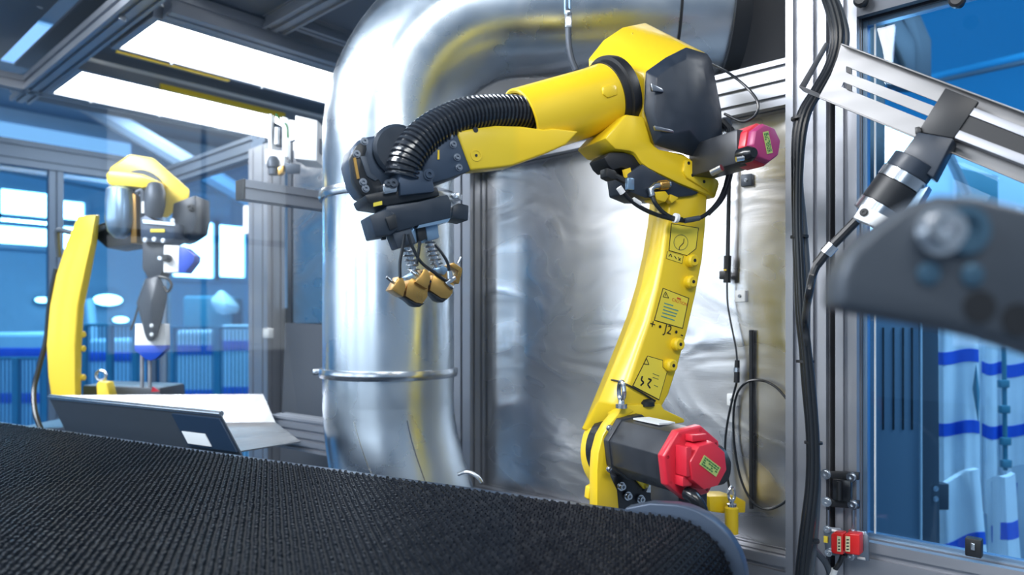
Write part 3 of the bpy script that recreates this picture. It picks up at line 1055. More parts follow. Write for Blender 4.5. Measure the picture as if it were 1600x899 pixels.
MB().lathe(pr(743, 203, .048), RA, [(-.002, .006), (.001, .006)], 12).build('bolt_hole', 'black', rb)
# ---- wrist
wr = slab([(690, 218), (714, 204), (737, 266), (700, 280), (672, 288), (650, 275), (648, 235)], -.06, .045).build('wrist_housing', 'bluegrey', rb, bevel=.005)
for q in ((703, 212), (708, 226), (714, 246), (717, 262)):
    bolt(wr, pr(*q, .045), RA, .006, .006, 'steel_dark')
MB().box(pr(685, 242, .046), RF * .002, RA * .001, Z3 * .010).build('orange_mark', 'amber', wr)
wl = slab([(546, 252), (550, 232), (560, 219), (575, 213), (612, 208), (636, 212), (660, 225), (660, 290), (625, 300), (588, 306), (568, 305), (554, 285)], -.09, .0).build('wrist_side', 'bluegrey', rb, bevel=.008, seg=3)
slab([(548, 245), (560, 225), (572, 218), (574, 232), (570, 245), (580, 270), (594, 281), (600, 292), (588, 308), (566, 306), (553, 284)], .0, .03).build('wrist_guard', 'black', rb, bevel=.005)
slab([(552, 247), (556, 246), (562, 279), (558, 280)], .03, .033).build('gold_strip', 'brass', rb)
for q in ((569, 221), (557, 241), (567, 285), (571, 295)):
    bolt(wl, pr(*q, .03), RA, .006, .006, 'steel_dark')
MB().lathe(pr(603, 250, -.09), RA, [(0, .055), (.10, .055), (.105, .048)], 32).build('wrist_drum', 'cover', rb)
slab([(562, 244), (573, 243), (580, 270), (592, 280), (586, 283), (574, 276)], .028, .034).build('grey_web', 'castgrey', rb, bevel=.002)
wf = slab([(623, 266), (652, 262), (662, 268), (675, 272), (680, 300), (626, 306)], .0, .065).build('wrist_flange', 'bluegrey', rb, bevel=.004)
slab([(598, 288), (612, 279), (622, 280), (622, 300), (600, 304)], .01, .06).build('wrist_clevis', 'steel', rb, bevel=.004)
for q in ((630, 263), (642, 261), (653, 261), (618, 268)):
    bolt(wf, pr(*q, .05), Z3, .006, .008, 'steel')
bolt(wf, pr(670, 273, .066), RA, .009, .006, 'bluegrey')
bolt(wf, pr(614, 287, .061), RA, .008, .006, 'castgrey')
bolt(wf, pr(606, 287, .061), RA, .006, .005, 'castgrey')
slab([(570, 305), (590, 300), (626, 296), (684, 292), (688, 306), (604, 322), (576, 318)], -.06, .05).build('tool_flange', 'black', rb, bevel=.004)
slab([(584, 317), (597, 314), (597, 320), (584, 323)], .049, .053).build('flange_label', 'label_yellow', rb)

# ---- corrugated hose on the forearm
hp = spline([pr(872, 184, -.01), pr(845, 180, .0), pr(812, 175, .005), pr(775, 174, .012), pr(735, 178, .022), pr(700, 190, .03), pr(668, 209, .035), pr(645, 233, .04), pr(633, 258, .04), pr(629, 278, .038)], 40)
# resample evenly and corrugate
acc, out_p, last = 0.0, [hp[0]], hp[0]
step = .0021
for p_ in hp[1:]:
    while (p_ - last).length >= step:
        last = last + (p_ - last).normalized() * step
        out_p.append(last)
rr_ = []
for i in range(len(out_p)):
    ph_ = i % 5
    rr_.append(.0345 + (0.0032 if ph_ in (1, 2, 3) else -.0018))
MB().tube(out_p, rr_, 28).build('corrugated_hose', 'hose', rb, ang=55, label='ribbed black cable hose')

# ---- connector block under the elbow and its cables
cb = slab([(980, 272), (1004, 256), (1030, 272), (1062, 288), (1094, 301), (1082, 306), (1040, 310), (1008, 310), (984, 300)], -.03, .06).build('connector_block', 'cover', rb, bevel=.004)
slab([(944, 246), (953, 238), (975, 238), (993, 243), (1003, 256), (990, 268), (972, 262), (958, 266), (950, 258)], -.02, .05).build('hose_bracket', 'black', cb, bevel=.004)
slab([(948, 262), (962, 266), (968, 279), (958, 281), (948, 276)], .02, .05).build('bracket_link', 'black', cb, bevel=.003)
MB().tube([pr(955, 272, .04), pr(978, 284, .05), pr(984, 298, .055)], .008, 10).build('bracket_arm', 'black', cb)
slab([(975, 265), (985, 262), (988, 275), (978, 278)], .05, .058).build('orange_tab', 'amber', cb)
fit = MB()
fit.tube([pr(1046, 288, .07), pr(1022, 291, .07), pr(1016, 296, .07), pr(1019, 306, .07)], .0085, 12)
fit.build('elbow_fitting', 'steel', cb)
MB().tube([pr(1042, 289, .07), pr(1030, 290, .07)], .012, 12).build('fitting_nut', 'brass', cb)
MB().box(pr(984, 288, .06), RF * .010, RA * .006, Z3 * .014).build('blue_connector', 'steel_blue', cb, bevel=.002)
loop = [(970, 296), (984, 312), (1008, 328), (1040, 340), (1075, 345), (1102, 336), (1124, 312), (1136, 280), (1140, 250), (1142, 222), (1138, 200)]
MB().tube(spline([pr(x, y, .085) for x, y in loop], 8), .0052, 10).build('cable', 'cable', rb)
MB().tube(spline([pr(x + 5, y - 1, .075) for x, y in loop[5:]], 8), .0048, 10).build('cable', 'cable', rb)
MB().tube(spline([pr(1019, 306, .07), pr(1024, 318, .075), pr(1036, 332, .08), pr(1050, 340, .085), pr(1066, 343, .088)], 8), .0052, 10).build('cable', 'cable', rb)
MB().tube([pr(967, 293, .086), pr(973, 302, .086)], .0075, 10).build('cable_marker', 'white', rb)
MB().tube([pr(989, 312, .086), pr(1000, 319, .086)], .0065, 10).build('cable_marker', 'white', rb)
MB().tube([pr(1070, 345, .09), pr(1092, 341, .09)], .0068, 10).build('cable_marker', 'cable_grey', rb)
MB().lathe(pr(1056, 341, .088), (pr(1066, 343, .088) - pr(1048, 339, .088)), [(-.004, .012), (.004, .012)], 12).build('cable_tie', 'white', rb)
# ---- joint-3 motor with magenta cap
C3 = P(1199, 223, 1.60)
m3 = MB().box(C3 - RA * .125 + RF * .015 - Z3 * .004, RA * .085, RF * .038, Z3 * .040).build('wrist_motor', 'motor', rb, bevel=.006)
c3 = MB().lathe(C3 - RA * .075, RA, [(0, .050), (.055, .050)], 8, a=RF, phase=.2).build('wrist_motor_flange', 'red', rb, bevel=.003)
MB().lathe(C3 - RA * .02, RA, [(0, .045), (.012, .045), (.02, .041)], 8, a=RF, phase=.2).build('wrist_motor_cap', 'magenta', rb, bevel=.002, label='magenta octagonal motor cap')
dr = -RF * math.cos(1.3) - Z3 * math.sin(1.3)
du = -RF * math.sin(1.3) * 1 + Z3 * math.cos(1.3)
decal(c3, C3 + RA * .0005, dr, du, .05, .017, 'label_green', 'cap_label', 'ink_green', 3, 9)
MB().lathe(P(1172, 240, 1.58), RA, [(-.03, .018), (.0, .018), (.012, .011)], 16).build('connector', 'blackgloss', m3)
MB().tube([P(1112, 270, 1.62), P(1128, 262, 1.60)], .008, 10).build('connector', 'steel', m3)
MB().tube([P(1150, 249, 1.58), P(1162, 247, 1.58)], .006, 10).build('connector', 'steel', m3)
MB().tube(spline([pr(1112, 100, .02), P(1140, 115, 1.72), P(1168, 138, 1.66), P(1184, 160, 1.64), P(1180, 180, 1.64), P(1160, 190, 1.66), P(1132, 178, 1.7)], 8), .0032, 8).build('cable', 'cable', rb)
MB().lathe(pr(1133, 195, .05), RA, [(-.01, .016), (.008, .016), (.008, .007), (.0, .007)], 16).build('cable_eye', 'castgrey', rb)
MB().tube([pr(1128, 190, .05), pr(1142, 205, .07), pr(1142, 225, .08)], .011, 10).build('cable_boot', 'cable', rb)

# ================================================================== GRIPPER ON THE NEAR ROBOT
G0 = pr(650, 330, .02)
gr = thing('gripper_tool', 'spring-loaded brass-jawed gripper hanging from the large robot wrist', 'gripper', pr(655, 478, .02))
slab([(604, 322), (655, 315), (700, 304), (706, 316), (704, 341), (655, 352), (623, 362), (611, 362), (603, 330)], -.05, .055).build('adapter_block', 'cover', gr, bevel=.003)
slab([(655, 352), (704, 341), (700, 347), (652, 357)], -.05, .056).build('adapter_edge', 'steel_blue', gr)
slab([(577, 337), (602, 327), (616, 332), (622, 358), (611, 367), (587, 371)], -.02, .06).build('end_block', 'cover', gr, bevel=.003)
slab([(602, 340), (618, 334), (622, 355), (610, 360)], .06, .066).build('end_block_cap', 'black', gr, bevel=.002)
slab([(708, 322), (716, 317), (733, 321), (732, 345), (706, 340)], -.09, -.02).build('end_block', 'cover', gr, bevel=.003)
slab([(596, 371), (603, 369), (604, 374), (598, 375)], .02, .03).build('set_screw', 'black', gr)
slab([(611, 361), (640, 352), (651, 380), (622, 389)], .0, .05).build('stem_block', 'castgrey', gr, bevel=.003)
slab([(640, 353), (650, 356), (652, 378), (646, 384)], -.03, .04).build('stem_block', 'steel_blue', gr, bevel=.002)
slab([(651, 354), (664, 351), (668, 372), (655, 379)], .0, .045).build('stem_block', 'black', gr, bevel=.002)
slab([(664, 351), (684, 346), (687, 372), (668, 378)], -.02, .04).build('stem_block', 'steel_blue', gr, bevel=.003)


def spring(p0, p1, r, turns, rod):
    p0, p1 = V(p0), V(p1)
    d = p1 - p0
    a, b = frame_of(d)
    pts = []
    N = turns * 10
    for i in range(N + 1):
        q = 2 * math.pi * turns * i / N
        pts.append(p0 + d * (i / N) + (a * math.cos(q) + b * math.sin(q)) * r)
    MB().tube([p0 - d * .15, p1 + d * .1], rod, 14).build('plunger_rod', 'steel', gr)
    MB().tube(pts, .0016, 6).build('spring', 'steel_dark', gr)


spring(pr(636, 384, .03), pr(648, 428, .03), .012, 6, .0065)
spring(pr(671, 378, .02), pr(684, 418, .02), .012, 6, .0065)
slab([(635, 433), (650, 424), (658, 430), (652, 438), (640, 440)], .01, .05).build('rod_foot', 'steel_blue', gr, bevel=.002)
slab([(680, 420), (692, 415), (702, 421), (694, 430), (682, 428)], .0, .04).build('rod_foot', 'steel_blue', gr, bevel=.002)


def jaw(pix, s0, s1, name='brass_jaw'):
    return slab(pix, s0, s1).build(name, 'brass', gr, bevel=.0009)


j1 = jaw([(636, 448), (640, 438), (645, 435), (669, 448), (668, 464), (660, 475), (650, 473), (634, 463)], .01, .062)
jaw([(612, 453), (617, 445), (624, 432), (630, 435), (634, 447), (630, 464)], .02, .068)
jaw([(628, 446), (642, 448), (642, 456), (628, 456)], .015, .055, 'jaw_slide')
slab([(630, 464), (650, 474), (664, 474), (656, 480), (648, 478), (638, 469)], .02, .060).build('jaw_pad', 'black', j1, bevel=.001)
j2 = jaw([(674, 439), (678, 430), (684, 429), (709, 443), (707, 459), (700, 467), (690, 466), (672, 454)], .02, .066)
jaw([(649, 441), (656, 433), (663, 420), (669, 423), (673, 436), (668, 452)], .03, .073)
jaw([(667, 436), (680, 439), (680, 446), (667, 446)], .02, .058, 'jaw_slide')
slab([(670, 455), (690, 467), (700, 467), (692, 473), (684, 470), (676, 461)], .03, .064).build('jaw_pad', 'black', j2, bevel=.001)
jaw([(664, 428), (684, 420), (704, 428), (704, 442), (684, 440)], -.02, .03, 'jaw_carrier')
j3 = jaw([(703, 414), (709, 410), (723, 420), (722, 426), (717, 444), (711, 441), (717, 424), (707, 418)], -.01, .03)
for a_, b_ in (((604, 433), (616, 443)), ((642, 424), (654, 433)), ((715, 412), (720, 402))):
    MB().tube([pr(*a_, .05), pr(*b_, .05)], .003, 8).build('guide_pin', 'steel', gr)
for c_ in ((622, 438), (660, 426), (631, 450), (672, 440)):
    MB().lathe(pr(*c_, .0655 if c_[0] in (622, 631) else .0705), RA, [(-.002, .003), (.001, .003)], 10).build('jaw_screw', 'blackgloss', gr)
for pth in ([(632, 366), (629, 388), (625, 410), (625, 434)], [(638, 366), (644, 385), (658, 410), (680, 427), (700, 441)], [(656, 378), (654, 395), (651, 413)], [(680, 382), (690, 395), (699, 410), (702, 424)]):
    MB().tube(spline([pr(x, y, .068) for x, y in pth], 6), .0034, 8).build('air_hose', 'cable', gr)
fg = MB()
fg.tube([pr(702, 424, .068), pr(703, 436, .068)], .0075, 12)
fg.tube([pr(710, 434, .068), pr(698, 443, .068), pr(707, 450, .068)], .0065, 12)
fg.build('air_fitting', 'steel', gr)

# ================================================================== SHEET-METAL TROUGH
tz = 1.22
A0, A1 = onZ(78, 621, tz), onZ(346, 648, tz)
zf = 1.11
B1 = onZ(376, 705, zf)
B0 = A0 + (B1 - A1)
C0, C1 = P(92, 618, 2.80), P(411, 616, 2.83)
D1 = onZ(430, 660, zf)
D0 = V((C0.x, C0.y, zf)) + (D1 - V((C1.x, C1.y, zf)))
E1 = onZ(470, 690, zf)
tr = thing('metal_trough', 'open stainless chute behind the belt below the far robot', 'trough', (A1 + C1) / 2 - Z3 * .1)


def plate(pts, t):
    n = (V(pts[1]) - V(pts[0])).cross(V(pts[2]) - V(pts[0])).normalized()
    return MB().prism(pts, n * t)


plate([A0, A1, A1 + (B1 - A1) * 1.6, A0 + (B0 - A0) * 1.6], -.004).build('front_wall', 'trough_dark', tr, label='dark front wall')
plate([C0, C1, D1, D0], .004).build('rear_wall', 'steel_table', tr)
plate([V((B0.x, B0.y, zf)), B1, E1, D1, D0], -.004).build('trough_floor', 'steel_table', tr)
MB().tube([A0 + Z3 * .002, A1 + Z3 * .002], .009, 12).build('rolled_rim', 'steel', tr)
ex = (A1 - A0).normalized()
dn = (B1 - A1).normalized()
nn = ex.cross(dn).normalized()
if nn.dot(CAMP - A1) < 0:
    nn = -nn
MB().prism([A1 - ex * .24 + nn * .004 + dn * .012, A1 - ex * .004 + nn * .004 + dn * .012, B1 - ex * .004 + nn * .004, B1 - ex * .24 + nn * .004], nn * .008).build('end_plate', 'end_blue', tr)
q0 = onplane(307, 686, A1 + nn * .013, nn)
MB().box(q0, ex * .058, dn * .022, nn * .001).build('paper_label', 'label_white', tr)

# ================================================================== FAR ROBOT
FV = 3.0


def fp(px, py, dv=0.0):
    return P(px, py, FV + dv)


def fslab(pix, d0, d1):
    """outline at depth FV+d0 (near), thickness back to FV+d1"""
    return MB().prism([fp(x, y, d0) for x, y in pix], cdir(0, d1 - d0))


VB = cdir(0, -1)
fr = thing('industrial_robot', 'smaller yellow robot far back behind the metal trough', 'robot', (fp(105, 660).x, fp(105, 660).y, 1.0))
MB().loft([[fp(l, y0, -.02), fp(l + (r - l) * .8, y1, -.05), fp(r, y1, -.01), fp(r, y1, .12), fp(l, y0, .12)] for l, r, y0, y1 in
           ((122, 156, 338, 336), (104, 152, 380, 378), (88, 143, 430, 425), (78, 132, 480, 478), (73, 128, 540, 538), (76, 127, 590, 590), (82, 127, 630, 628), (98, 127, 655, 650), (112, 130, 668, 668))]).build('lower_arm', 'yellow_far', fr, bevel=.008, ang=50)
for y in (523, 545, 590):
    MB().lathe(fp(127, y, .0), cdir(1, -.2), [(-.01, .014), (.012, .014), (.016, .010)], 14).build('boss', 'yellow_far', fr)
fslab([(148, 352), (172, 344), (204, 356), (206, 382), (166, 388), (150, 374)], .06, .22).build('elbow_motor', 'cover', fr, bevel=.01)
hd = MB().hull([fp(*q, .02) for q in ((171, 263), (202, 241), (240, 247), (297, 297), (296, 308), (262, 341), (225, 335), (171, 300))] + [fp(*q, .24) for q in ((180, 262), (204, 246), (238, 252), (285, 298), (262, 330), (180, 300))]).build('elbow_casting', 'yellow_far', fr, bevel=.008)
MB().lathe(fp(222, 306, .03), VB, [(0, .085), (0, .108), (.02, .108), (.02, .085)], 32).build('elbow_ring', 'castgrey', fr)
fslab([(165, 272), (169, 267), (195, 268), (222, 272), (246, 283), (244, 290), (222, 294), (200, 291), (171, 289), (166, 284)], -.06, .02).build('forearm', 'yellow_far', fr, bevel=.008)
fslab([(169, 287), (205, 291), (228, 296), (226, 345), (200, 352), (172, 340)], -.02, .02).build('forearm_shell', 'bluegrey', fr, bevel=.005)
MB().lathe(fp(187, 292, -.05), V((0, 0, -1)), [(0, .03), (.012, .05), (.06, .055), (.14, .055), (.19, .045), (.215, .02)], 24).build('wrist_cover', 'steel_blue', fr)
MB().tube([fp(243, 290, -.05), fp(243, 300, -.06), fp(242, 320, -.06), fp(240, 338, -.05)], [.03, .040, .040, .034], 20).build('hose_capsule', 'castgrey', fr)
MB().tube(spline([fp(214, 301, -.06), fp(221, 298, -.06), fp(224, 306, -.06), fp(224, 335, -.06)], 5), .010, 10).build('thin_hose', 'castgrey', fr)
fslab([(221, 315), (225, 315), (225, 333), (221, 333)], -.075, -.07).build('hose_label', 'label_white', fr)
fslab([(203, 300), (212, 304), (214, 380), (204, 380)], -.05, .03).build('wrist_edge', 'brass_dark', fr, bevel=.003)
wp = fslab([(218, 341), (228, 336), (240, 344), (272, 347), (274, 352), (273, 372), (258, 380), (220, 378)], -.08, .05).build('wrist_plate', 'bluegrey', fr, bevel=.005)
fslab([(222, 343), (238, 345), (273, 348), (273, 353), (224, 349)], -.088, -.08).build('plate_edge', 'steel', fr)
fslab([(235, 358), (257, 358), (257, 363), (235, 363)], -.084, -.08).build('yellow_label', 'label_yellow', fr)
for x, y in ((227, 375), (241, 374), (255, 376), (270, 345)):
    bolt(wp, fp(x, y, -.08), VB, .007, .006, 'steel')
fslab([(270, 318), (296, 308), (306, 305), (307, 340), (303, 362), (284, 374), (272, 378), (268, 345)], .0, .14).build('elbow_cover', 'cover', fr, bevel=.006)
bolt(fr, fp(299, 325, .0), VB, .012, .02, 'black')
MB().tube(spline([fp(165, 355, .0), fp(140, 362, .0), fp(115, 364, .0), fp(95, 360, .02), fp(89, 364, .03), fp(90, 385, .04), fp(92, 402, .05)], 6), .011, 10).build('cable', 'cable_grey', fr)
MB().tube(spline([fp(88, 420, .1), fp(78, 470, .1), fp(72, 530, .1), fp(62, 570, .08), fp(53, 610, .05), fp(55, 645, .0), fp(64, 672, -.02)], 6), .011, 10).build('cable', 'cable', fr)
fslab([(150, 600), (154, 596), (166, 598), (171, 618), (168, 640), (152, 640)], .0, .06).build('stop_lug', 'yellow_far', fr, bevel=.005)
rg = MB()
rg.tube([fp(158, 587, .03) + (cdir(math.cos(q), 0) + Z3 * math.sin(q)) * .021 for q in ()] or [fp(158, 587, .03) + cdir(math.cos(q), 0) * .021 + Z3 * math.sin(q) * .021 for q in (2 * math.pi * k / 20 for k in range(21))], .006, 8, caps=False)
rg.build('eyebolt', 'steel', fr)
fslab([(128, 602), (250, 606), (252, 640), (128, 640)], .16, .40).build('base', 'darkpanel', fr, bevel=.01)
MB().prism([fp(238, 605, .05), fp(248, 612, .05), fp(236, 613, .05)], cdir(0, .01)).build('red_mark', 'red', fr)
MB().box(fp(120, 640, .18) - Z3 * .62, cdir(.16, 0), cdir(0, .16), Z3 * .56).build('pedestal', 'castgrey', fr)

# tool of the far robot
gt = thing('paddle_tool', 'dark tool with blue arrow-shaped tips on the far robot', 'tool', fp(237, 562, -.06))
fslab([(222, 378), (258, 378), (262, 400), (250, 432), (232, 436), (222, 420)], -.05, .03).build('tool_mount', 'cover', gt, bevel=.004)
fslab([(256, 383), (280, 384), (279, 426), (255, 426)], -.09, -.03).build('white_plate', 'white', gt, bevel=.002)
fslab([(279, 386), (289, 387), (304, 400), (303, 409), (289, 427), (279, 426)], -.09, -.03).build('blue_tip', 'blue_tip', gt, bevel=.002)
MB().lathe(fp(263, 404, -.09), VB, [(0, .016), (.02, .016), (.03, .010)], 16).build('tool_knob', 'black', gt)
MB().lathe(fp(252, 404, -.09), VB, [(0, .008), (.015, .008)], 12).build('tool_screw', 'steel', gt)
MB().hull([fp(*q, -.10) for q in ((215, 470), (228, 436), (248, 430), (262, 462), (246, 524), (240, 534), (232, 534), (226, 522))] + [fp(*q, -.03) for q in ((213, 474), (226, 436), (250, 430), (262, 464), (248, 526), (228, 528))] + [fp(236, 470, -.13)]).build('paddle_body', 'cover', gt, bevel=.006)
fslab([(211, 506), (258, 506), (259, 540), (210, 540)], -.06, -.02).build('white_plate', 'white', gt, bevel=.002)
fslab([(210, 540), (259, 540), (259, 546), (243, 561), (235, 564), (228, 562), (210, 548)], -.06, -.02).build('blue_tip', 'blue_tip', gt, bevel=.002)
for y in (509, 523):
    bolt(gt, fp(237, y, -.115), VB, .006, .006, 'label_white', 'tool_screw')
MB().tube(spline([fp(248, 432, -.10), fp(262, 436, -.10), fp(268, 446, -.10), fp(262, 456, -.10), fp(256, 448, -.10)], 6), .006, 8).build('cable', 'cable', gt)
MB().tube(spline([fp(216, 480, -.06), fp(210, 500, -.06), fp(204, 516, -.06)], 5), .004, 8).build('cable', 'cable', gt)
for x in (222, 234):
    MB().tube([fp(x, 552, -.0), fp(x, 606, .0)], .008, 10).build('guide_rod', 'alu', gt)

# ================================================================== FITTINGS LEFT OF THE DUCT
a0, a1 = onZ(377, 297, 1.99), onZ(540, 321, 1.99)
a1 = a0 + (a1 - a0) * ((WY - .0 - a0.y) / (a1.y - a0.y))
alu('support_bar', 'horizontal aluminium bar with black end cap pointing left from duct', a0, a1, Z3, .072, .06, 1, 1, cat='bar', cap=True, gap=.014)
SV = 2.95
sn = thing('camera_unit', 'white overhead camera unit hanging above the aluminium arm', 'camera', P(455, 276, SV))  # coloured white for its overexposed look


def sslab(pix, d0, d1):
    return MB().prism([P(x, y, SV + d0) for x, y in pix], cdir(0, d1 - d0))


sslab([(461, 180), (496, 188), (495, 252), (460, 248)], -.05, .10).build('white_housing', 'white', sn, bevel=.004)
sslab([(419, 178), (424, 178), (424, 235), (419, 235)], -.03, .02).build('bracket_bar', 'white', sn)
sslab([(441, 182), (448, 184), (448, 245), (441, 244)], -.03, .02).build('bracket_bar', 'white', sn)
sslab([(414, 233), (446, 236), (444, 262), (414, 256)], -.03, .02).build('bracket_plate', 'white', sn, bevel=.003)
sslab([(426, 190), (440, 196), (440, 228), (427, 226)], .0, .04).build('valve_body', 'castgrey', sn, bevel=.003)
MB().tube([P(433, 200, SV - .02), P(432, 226, SV - .02)], .012, 12).build('valve', 'steel', sn)
MB().lathe(P(427, 245, SV - .03), V((0, 0, -1)), [(0, .016), (.02, .026), (.045, .026), (.05, .020), (.075, .020)], 20).build('lens', 'castgrey', sn)
sslab([(434, 262), (443, 258), (442, 270), (434, 274)], -.05, -.02).build('gold_mark', 'brass', sn, bevel=.002)
MB().hull([P(*q, SV - .05) for q in ((444, 254), (470, 257), (469, 272), (448, 272))] + [P(*q, SV + .03) for q in ((444, 254), (470, 257), (469, 270), (448, 268))]).build('camera_body', 'castgrey', sn, bevel=.003)
sslab([(460, 226), (512, 218), (512, 236), (494, 240), (460, 250)], .0, .05).build('support_beam', 'white', sn, bevel=.003)
sb0, sb1 = P(490, 230, SV + .03), V((xb - .06, WY - .09, 2.17))
sbd = (sb1 - sb0).normalized()
MB().box((sb0 + sb1) / 2, (sb1 - sb0) / 2, sbd.cross(Z3).normalized() * .025, Z3 * .03).build('support_bar', 'alu', sn)
MB().tube(spline([P(431, 178, SV - .02), P(438, 188, SV - .02), P(448, 196, SV - .03), P(450, 215, SV - .03)], 5), .004, 8).build('green_cable', 'ink_green', sn)

gs = MB().prism([P(446, 505, 3.22), P(520, 508, 3.0), P(520, 1055, 3.0), P(425, 1020, 3.22)], cdir(.0, .02)).build('leaning_sheet', 'darkpanel')
tag(gs, 'dark grey sheet leaning beside the pale aluminium post', 'sheet')
rp0, rp1 = P(434, 670, 2.86), P(545, 688, 2.60)
alu('ribbed_profile', 'horizontal ribbed aluminium profile lying left of the duct foot', rp0, rp1, Z3, .125, .08, 4, 2, cat='profile', gap=.012, dep=.012)
cl = MB().box(onY(419, 521, WY - .093), V((.03, 0, 0)), V((0, .015, 0)), Z3 * .025).build('white_bracket', 'white', None, bevel=.004)
tag(cl, 'small white bracket on the pale aluminium post', 'bracket')

# ================================================================== ON THE POLISHED WALL
rd = MB().tube([onY(1174, 516, WY - .012), onY(1174, 795, WY - .012)], .0065, 10).build('black_rod', 'black')
tag(rd, 'thin black vertical rod on the polished wall', 'rod')
for px, py, lab, m_ in ((1157, 463, 'small white wall clip above the black rod', 'label_white'), (1145, 625, 'small white wall clip behind the cable loop', 'label_white'), (1167, 282, 'small grey wall tab below the magenta cap', 'castgrey')):
    c = onY(px, py, WY - .006)
    t = thing('wall_clip', lab, 'clip', c, 'wall clips')
    MB().box(c, (.016, 0, 0), (0, .006, 0), Z3 * .017).build('plate', m_, t, bevel=.002)
    bolt(t, c + V((0, -.006, 0)), (0, -1, 0), .004, .004, 'steel_dark', 'screw')
sc_ = thing('sensor_cable', 'black sensor cable hanging down the wall beside the robot arm', 'cable', onY(1152, 600, WY - .02))
MB().tube([onY(1140, 240, WY - .03), onY(1137, 405, WY - .03)], .006, 8).build('conduit', 'cable', sc_)
MB().tube([onY(1137, 400, WY - .03), onY(1136, 442, WY - .03)], .0105, 10).build('connector', 'black', sc_)
MB().box(onY(1132, 430, WY - .03), (.012, 0, 0), (0, .010, 0), Z3 * .012).build('sensor_head', 'black', sc_, bevel=.002)
MB().box(onY(1133, 422, WY - .044), (.004, 0, 0), (0, .002, 0), Z3 * .002).build('led_dot', 'amber', sc_)
MB().tube(spline([onY(x, y, WY - .03) for x, y in ((1136, 440), (1137, 475), (1143, 510), (1150, 545), (1152, 570))], 6), .0028, 8).build('wire', 'cable', sc_)
MB().tube([onY(1152, 563, WY - .03), onY(1151, 598, WY - .03)], [.007, .0085], 10).build('connector', 'black', sc_)
MB().lathe(onY(1151, 578, WY - .03), Z3, [(-.006, .0092), (.006, .0092)], 10).build('connector_band', 'steel', sc_)
lp_ = [(1151, 598), (1143, 630), (1136, 665), (1133, 700), (1136, 740), (1140, 765)]
MB().tube(spline([onY(x, y, WY - .025) for x, y in lp_], 6), .0035, 8).build('wire', 'cable', sc_)
lp2 = [(1244, 650), (1232, 628), (1212, 605), (1190, 595), (1168, 597), (1152, 615), (1146, 650), (1148, 700), (1158, 750), (1176, 785), (1200, 796), (1226, 785), (1244, 762)]
lo = MB().tube(spline([onY(x, y, WY - .02) for x, y in lp2], 8), .0035, 8).build('cable_loop', 'cable')
tag(lo, 'loose loop of thin cable on the polished wall', 'cable')

# strap hanging in front of the duct
hs = thing('pipe_hanger', 'thin metal hanger strap in front of the duct elbow', 'hanger', P(890, 108, 2.0))
for dx in (-3.5, 3.5):
    MB().tube([P(887 + dx, -30, 2.0), P(887 + dx, 22, 2.0)], .0035, 8).build('strap_wire', 'steel_blue', hs)
MB().box(P(888, 32, 2.0), cdir(.010, 0), cdir(0, .006), Z3 * .022).build('buckle', 'steel', hs, bevel=.003)
MB().lathe(P(888, 19, 1.993), VB, [(0, .008), (.006, .008), (.008, .004)], 12).build('buckle_screw', 'steel', hs)
MB().tube(spline([P(888, 44, 2.0), P(889, 70, 2.0), P(893, 92, 2.0), P(900, 110, 2.0)], 5), .009, 10).build('strap_tail', 'castgrey', hs)

# ================================================================== CABLE BUNDLE ON THE WIDE POST
cbv = 1.70
path = [(1285, -30), (1303, 20), (1309, 60), (1300, 100), (1278, 140), (1258, 175), (1249, 215), (1246, 280), (1246, 350), (1249, 430), (1252, 490), (1258, 540), (1264, 600), (1270, 680), (1270, 750), (1264, 810), (1258, 860), (1252, 920)]
bu = thing('cable_bundle', 'thick bundle of black cables running down the wide post', 'cables', P(1258, 899, cbv))
for k, (dx, dv, r, m_) in enumerate(((-6, 0, .0085, 'cable'), (4, -.012, .0095, 'cable'), (0, .014, .009, 'cable'), (8, .012, .008, 'cable_grey'), (-2, -.016, .0065, 'cable'))):
    pts = []
    for i, (x, y) in enumerate(path):
        w_ = 1.0 - .35 * (6 < i < 12) + .12 * math.sin(i * 1.3 + k)
        pts.append(P(x + dx * w_ + (6 * math.sin(i * .9 + k * 2) if k == 3 else 0), y, cbv + dv))
    MB().tube(spline(pts, 6), r, 10).build('cable', m_, bu)
for x, y in ((1250, 185), (1249, 370), (1258, 565), (1271, 692), (1266, 845)):
    MB().lathe(P(x, y, cbv), Z3, [(-.003, .021), (.003, .021)], 14).build('cable_tie', 'black', bu)
MB().tube(spline([P(1258, 838, cbv), P(1272, 858, cbv + .02), P(1290, 880, cbv + .05), P(1300, 905, cbv + .06)], 6), .008, 10).build('cable', 'cable_grey', bu)

# ================================================================== DOOR HARDWARE
FY = WY - .088
hg = thing('door_hinge', 'black hinge with four steel bolts above the red switch', 'hinge', onY(1312, 800, FY))
def fy(px, py, d=0.0):
    return onY(px, py, FY - d)
for y0, y1 in (((1288, 736), (1342, 750)), ((1288, 780), (1342, 795))):
    MB().prism([fy(y0[0], y0[1]), fy(y1[0], y0[1] + 3), fy(y1[0], y1[1] + 1), fy(y0[0], y1[1] - 3)], (0, .012, 0)).build('hinge_leaf', 'black', hg, bevel=.002)
MB().prism([fy(1300, 748, .01), fy(1329, 751, .01), fy(1329, 786, .01), fy(1300, 782, .01)], (0, .02, 0)).build('hinge_body', 'blackgloss', hg, bevel=.003)
MB().tube([fy(1311, 753, .014), fy(1311, 782, .014)], .006, 10).build('hinge_pin', 'black', hg)
for q in ((1291, 741), (1331, 746), (1292, 784), (1333, 789)):
    bolt(hg, fy(*q, .0), (0, -1, 0), .0095, .010, 'steel')
rs = thing('safety_switch', 'red safety switch on a steel bracket at the post foot', 'switch', onY(1322, 876, FY))
MB().prism([fy(1286, 823), (fy(1313, 826)), fy(1317, 834), fy(1317, 870), fy(1290, 868)], (0, .006, 0)).build('bracket', 'steel_dark', rs, bevel=.002)
